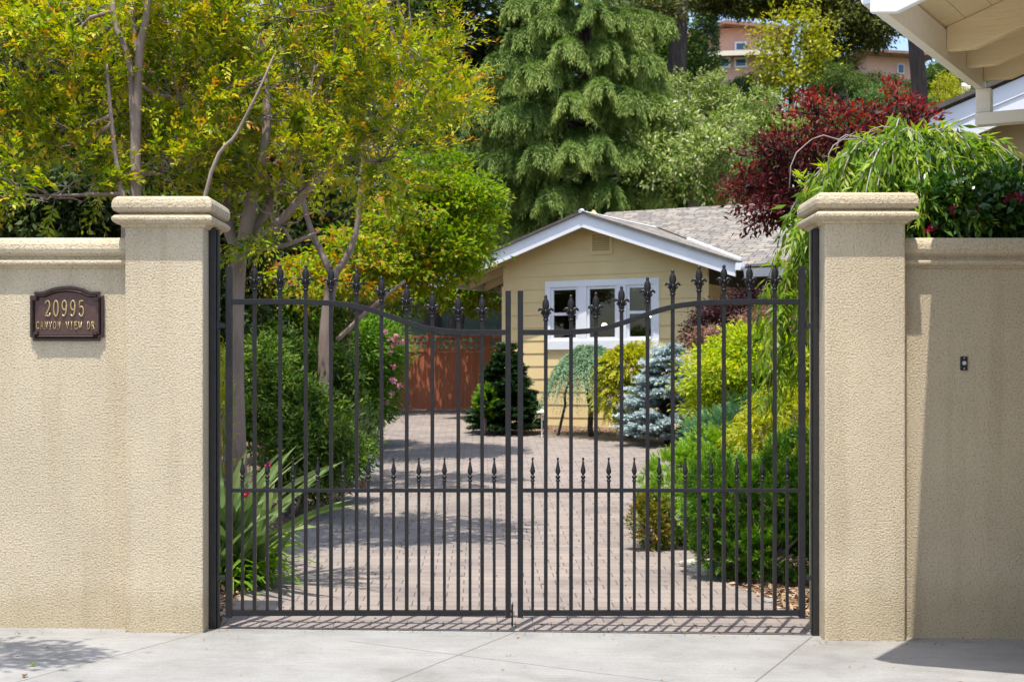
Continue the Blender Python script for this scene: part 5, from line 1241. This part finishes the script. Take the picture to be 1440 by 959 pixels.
def weeper():
    rs = np.random.RandomState(43); d = 25.1; x = X(826, d); t = plant('weeping_conifer', 'weeping blue green conifer on a bare trunk below the cottage window', 'conifer', x, d); o = np.array(t.location); mb = MB(); lv = Leaves()
    c = np.array([0, 0, 1.20]); limb(mb, rs, (.08, 0, -.1), c, .05, .04, 6, .05, 8); limb(mb, rs, (-.5, .1, -.1), (-.3, 0, .9), .025, .02, 6, .05, 7)
    B = []; Dd = []; S = []
    for i in range(420):
        a = rs.uniform(0, 6.28); R = rs.uniform(.05, 1)**.6; p = c+np.array([math.cos(a)*R*.46+.04, math.sin(a)*R*.5, .30*(1-R*R)+rs.uniform(-.06, .04)])
        B.append(p); Dd.append([math.cos(a)*.8, math.sin(a)*.8, .1-.5*R]); S.append(rs.uniform(.25, .55)*(.6+.6*R))
        if i % 8 == 0: mb.tube([tuple(c), tuple((c+p)/2+np.array([0, 0, .05])), tuple(p)], [.016, .010, .006], n=5)
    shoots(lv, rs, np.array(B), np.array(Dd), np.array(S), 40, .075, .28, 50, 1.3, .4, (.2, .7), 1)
    mb.build('trunk', M['bark_dark'], t, smooth=True); lv.build('foliage', ML['bluecedar'], t)
weeper()
tiered('dwarf_spruce', 'dark green conical spruce at the left corner of the cottage', 712, 25.6, 1.62, .60, 11, 'darkspruce', 123, 30, .06, .12, .05, asp=.32)
needle_mound('dwarf_spruce', 'small bright green shrub at the left foot of the dark conical spruce', 680, 25.3, [(ell(682, 565, 25.3, .17, .2, .28), 300)], 'mugo', 124, (.06, .12), 20, .06, .3)

# ---------------------------------------------------------------- bed left of the driveway
GB = None
shrub('oleander', 'oleander with pale pink flowers beside the wooden fence', 'shrub', 525, 23.5, [(ell(530, 500, 23.5, .42, .6, .50), 300), (ell(490, 490, 23, .6, .6, .5), 300), (ell(515, 560, 23.3, .45, .5, .4), 200), (ell(440, 500, 22.5, .6, .6, .55), 240)], 'oleander', 131, 26, .11, .2, .16, jit=.5, outw=.8, flat=1)
ol = bpy.data.objects[[ob.name for ob in COL.objects if ob.name.startswith('oleander')][-1]]; oo = np.array(ol.location)
rs = np.random.RandomState(3)
flowers('flower', 'pinkflower', ol, [np.array(at(px+rs.uniform(-5, 5), py+rs.uniform(-5, 5), 22.9))-oo for px, py in ((548, 475), (556, 477), (545, 492), (540, 496), (563, 482), (556, 535), (552, 538), (549, 552), (548, 565), (536, 485), (560, 470), (553, 519), (566, 478), (543, 470), (551, 484), (558, 541))], .05, rs)
for lab_, px, d, pts, m_, sd_, L_ in [
    ('dense green shrub left of the oleander, around the leaning trunk', 430, 19, [(ell(440, 540, 19, .6, .6, .55), 330), (ell(390, 520, 18.6, .5, .6, .5), 260), (ell(480, 600, 18.6, .42, .5, .35), 220)], 'garden', 141, .10),
    ('dense green shrub in the middle of the left bed', 400, 15.5, [(ell(395, 590, 15.5, .48, .5, .5), 300), (ell(440, 620, 15.3, .42, .5, .4), 260), (ell(360, 540, 15.8, .45, .5, .5), 240)], 'garden', 142, .085),
    ('low leafy shrub at the edge of the left bed', 475, 16.6, [(ell(470, 640, 16.6, .38, .4, .27), 240), (ell(425, 670, 15.6, .38, .4, .2), 180)], 'garden', 143, .075),
    ('shaded shrub behind the crape myrtle trunk', 370, 21, [(ell(370, 450, 21, .7, .6, .7), 240), (ell(430, 450, 21.5, .6, .6, .5), 200)], 'garden', 144, .11)]:
    shrub('garden_shrub', lab_, 'shrub', px, d, pts, m_, sd_, 22, L_, .33, .13, jit=.7, gap=.15, shell=.4, group='green shrubs of the left bed')
needle_mound('rosemary', 'pale grey green rosemary at the tip of the left bed', 505, 18.2, [(ell(507, 612, 18.2, .17, .2, .24), 360)], 'greygreen', 145, (.1, .2), 22, .03, .2, upb=1.0)
needle_mound('blue_ground_cover', 'low silvery blue ground cover spilling onto the driveway', 512, 18.0, [(ell(512, 655, 17.8, .15, .2, .10), 110), (ell(500, 660, 17.6, .12, .15, .08), 70)], 'bluespruce', 146, (.06, .12), 18, .03, .3)
needle_mound('yellow_juniper', 'yellow green conifer squeezed between the left pillar and the trunk', 314, 12.3, [(ell(312, 560, 12.3, .06, .12, .35), 220), (ell(308, 640, 12.3, .08, .12, .3), 160)], 'golden', 147, (.08, .16), 20, .03, .25, upb=1.2)

def strap_leaves(name, label, px, d, n, len_, width, arch, m, seed, spread=1.0, lean=(0, 0), cat='plant', ph=None, dz=0):
    rs = np.random.RandomState(seed); x = X(px, d); t = plant(name, label, cat, x, d, dz=dz); V = []; Fc = []; tint = []
    for i in range(n):
        a = rs.uniform(0, 6.28) if ph is None else rs.uniform(*ph)
        el = math.radians(rs.uniform(45, 88)); L = len_*rs.uniform(.6, 1.1); W = width*rs.uniform(.7, 1.15); k = 9
        p = np.array([rs.normal()*.05*spread, rs.normal()*.05*spread, -.02]); hd = np.array([math.cos(a)+lean[0], math.sin(a)+lean[1], 0]); hd /= np.linalg.norm(hd); sd = np.array([-hd[1], hd[0], 0]); tw_ = rs.normal()*.5
        b0 = len(V); tt0 = np.clip(rs.normal(.5, .2), 0, 1)
        for j in range(k):
            f = j/(k-1); w_ = W*(math.sin(math.pi*min(1, .16+f*.84))**.7)*(1 if f < .96 else .15)
            s2 = sd*math.cos(tw_*f)+np.array([0, 0, 1])*math.sin(tw_*f); nn = np.cross(hd*math.cos(el)+np.array([0, 0, math.sin(el)]), s2)
            V += [tuple(p+s2*w_/2+nn*w_*.18), tuple(p), tuple(p-s2*w_/2+nn*w_*.18)]
            p = p+(hd*math.cos(el)+np.array([0, 0, math.sin(el)]))*L/(k-1); el -= arch*rs.uniform(.7, 1.3)/(k-1)
            if p[2] < .02: p[2] = .02+rs.uniform(0, .02)
        for j in range(k-1):
            q = b0+j*3; Fc += [(q, q+1, q+4, q+3), (q+1, q+2, q+5, q+4)]; tint += [tt0+.1*rs.normal()]*2
    me = bpy.data.meshes.new('leaves'); me.from_pydata(V, [], Fc); me.materials.append(ML[m])
    a_ = me.attributes.new('tint', 'FLOAT', 'FACE'); a_.data.foreach_set('value', np.clip(np.array(tint), 0, 1).astype(np.float32))
    o_ = bpy.data.objects.new('leaves', me); COL.objects.link(o_); o_.parent = t; return t
strap_leaves('flax_plant', 'tall broad-leaved flax plant behind the left gate hinge', 320, 10.9, 50, 1.35, .085, .8, 'flax', 151, 1.8, (.45, -.1))
t = strap_leaves('agapanthus', 'bright green strappy agapanthus clump beside the driveway', 338, 10.9, 75, .62, .034, 2.3, 'strap', 152, 2.0, (.35, -.25))
flowers('flower', 'rose', t, [np.array(at(px, py, 10.8))-np.array(t.location) for px, py in ((349, 692), (377, 655), (346, 695))], .028, np.random.RandomState(2))
strap_leaves('agapanthus', 'second strappy agapanthus clump, nearer the left pillar and half shaded', 316, 10.7, 50, .6, .032, 2.2, 'strap', 153, 1.6, (.2, 0))
strap_leaves('agapanthus', 'small agapanthus tuft behind the bright clump, close to the shrubs', 352, 12.0, 45, .62, .034, 2.0, 'strap', 154, 1.8, (.25, -.1))

# wood chips and litter on the beds (nobody could count them)
def chips():
    rs = np.random.RandomState(8); P = []
    for px0, px1, d0, d1, n in ((1085, 1160, 9.75, 10.9, 1500), (302, 345, 9.5, 11.5, 900), (330, 470, 10.8, 16.5, 1500), (985, 1100, 10.4, 12.5, 900), (690, 990, 25.3, 26.4, 1200)):
        d = rs.uniform(d0, d1, n); e = rs.uniform(px0, px1, n); x = (e-CX)/F*d
        xe_l = np.interp(d, ed[:, 0], X(ed[:, 1], ed[:, 0])); xe_r = np.interp(d, ed[:, 0], X(ed[:, 2], ed[:, 0]))
        k = (x < xe_l+.03) | (x > xe_r-.03); P.append(np.stack([x[k], d[k], gz(x[k], d[k])+rs.uniform(0, .02, k.sum())], 1))
    P = np.concatenate(P); n = len(P)
    T = unit(np.concatenate([rs.normal(size=(n, 2)), rs.normal(size=(n, 1))*.25], 1)); Ls = rs.uniform(.025, .075, n)
    lv = Leaves().add(P, T, unit(np.array([0, 0, 1.])+rs.normal(size=(n, 3))*.35), Ls, Ls*rs.uniform(.25, .5, n), rs.uniform(size=n))
    tag(lv.build('wood_chips', ML['chips'], fold=.1), kind='stuff')
chips()
def litter():
    rs = np.random.RandomState(18); P = []
    for x0, x1, y0, y1, n, pw in ((-3.2, -1.75, 8.86, 9.09, 60, 1), (1.8, 3.1, 8.84, 9.1, 70, 1), (-1.8, 1.85, 9.02, 9.19, 70, 1), (-3, 3, 7.7, 9, 46, 1), (-1.6, 1.3, 9.4, 14, 150, 1), (-2, 1.5, 14, 25, 190, 1)):
        P.append(np.stack([rs.uniform(x0, x1, n), rs.uniform(y0, y1, n)], 1))
    P = np.concatenate(P); P = np.column_stack([P, gz(P[:, 0], P[:, 1])+.008]); n = len(P)
    T = unit(np.concatenate([rs.normal(size=(n, 2)), rs.normal(size=(n, 1))*.2], 1)); Ls = rs.uniform(.006, .026, n)*np.where(P[:, 1] > 9.3, 1.7, 1)
    lv = Leaves().add(P, T, unit(np.array([0, 0, 1.])+rs.normal(size=(n, 3))*.3), Ls, Ls*rs.uniform(.3, .6, n), rs.uniform(size=n))
    tag(lv.build('leaf_litter', ML['dryleaf'], fold=.15), kind='stuff')
litter()
for i, (px, py, lab_, sz) in enumerate([(1356, 952, 'curled dry leaf lying in the sun at the lower right of the pavement', .045), (1193, 929, 'dark speck of leaf on the pavement in front of the right pillar', .018), (1032, 934, 'tiny dark leaf near the joint left of the right pillar', .016), (740, 934, 'tiny leaf scrap on the pavement below the middle of the gate', .014), (50, 941, 'green leaf lying in the tree shadow at the lower left', .05), (33, 957, 'dark brown leaf at the very bottom left of the pavement', .045)]):
    d = 2124*1.5/(py-538.); x = X(px, d); rs = np.random.RandomState(60+i); n = 3
    lv = Leaves(); a = rs.uniform(0, 6.28)
    for q in range(2):
        T = np.array([[math.cos(a+q*.5), math.sin(a+q*.5), .15]]); lv.add(np.array([[0, 0, .006]]), T, np.array([[.1, 0, 1.]]), np.array([sz]), np.array([sz*.5]), np.array([rs.uniform()]))
    o_ = lv.build('fallen_leaf', ML['strap'] if i == 4 else ML['dryleaf']); o_.location = (x, d, g(x, d)); tag(o_, lab_, 'leaf', 'leaves fallen on the pavement')
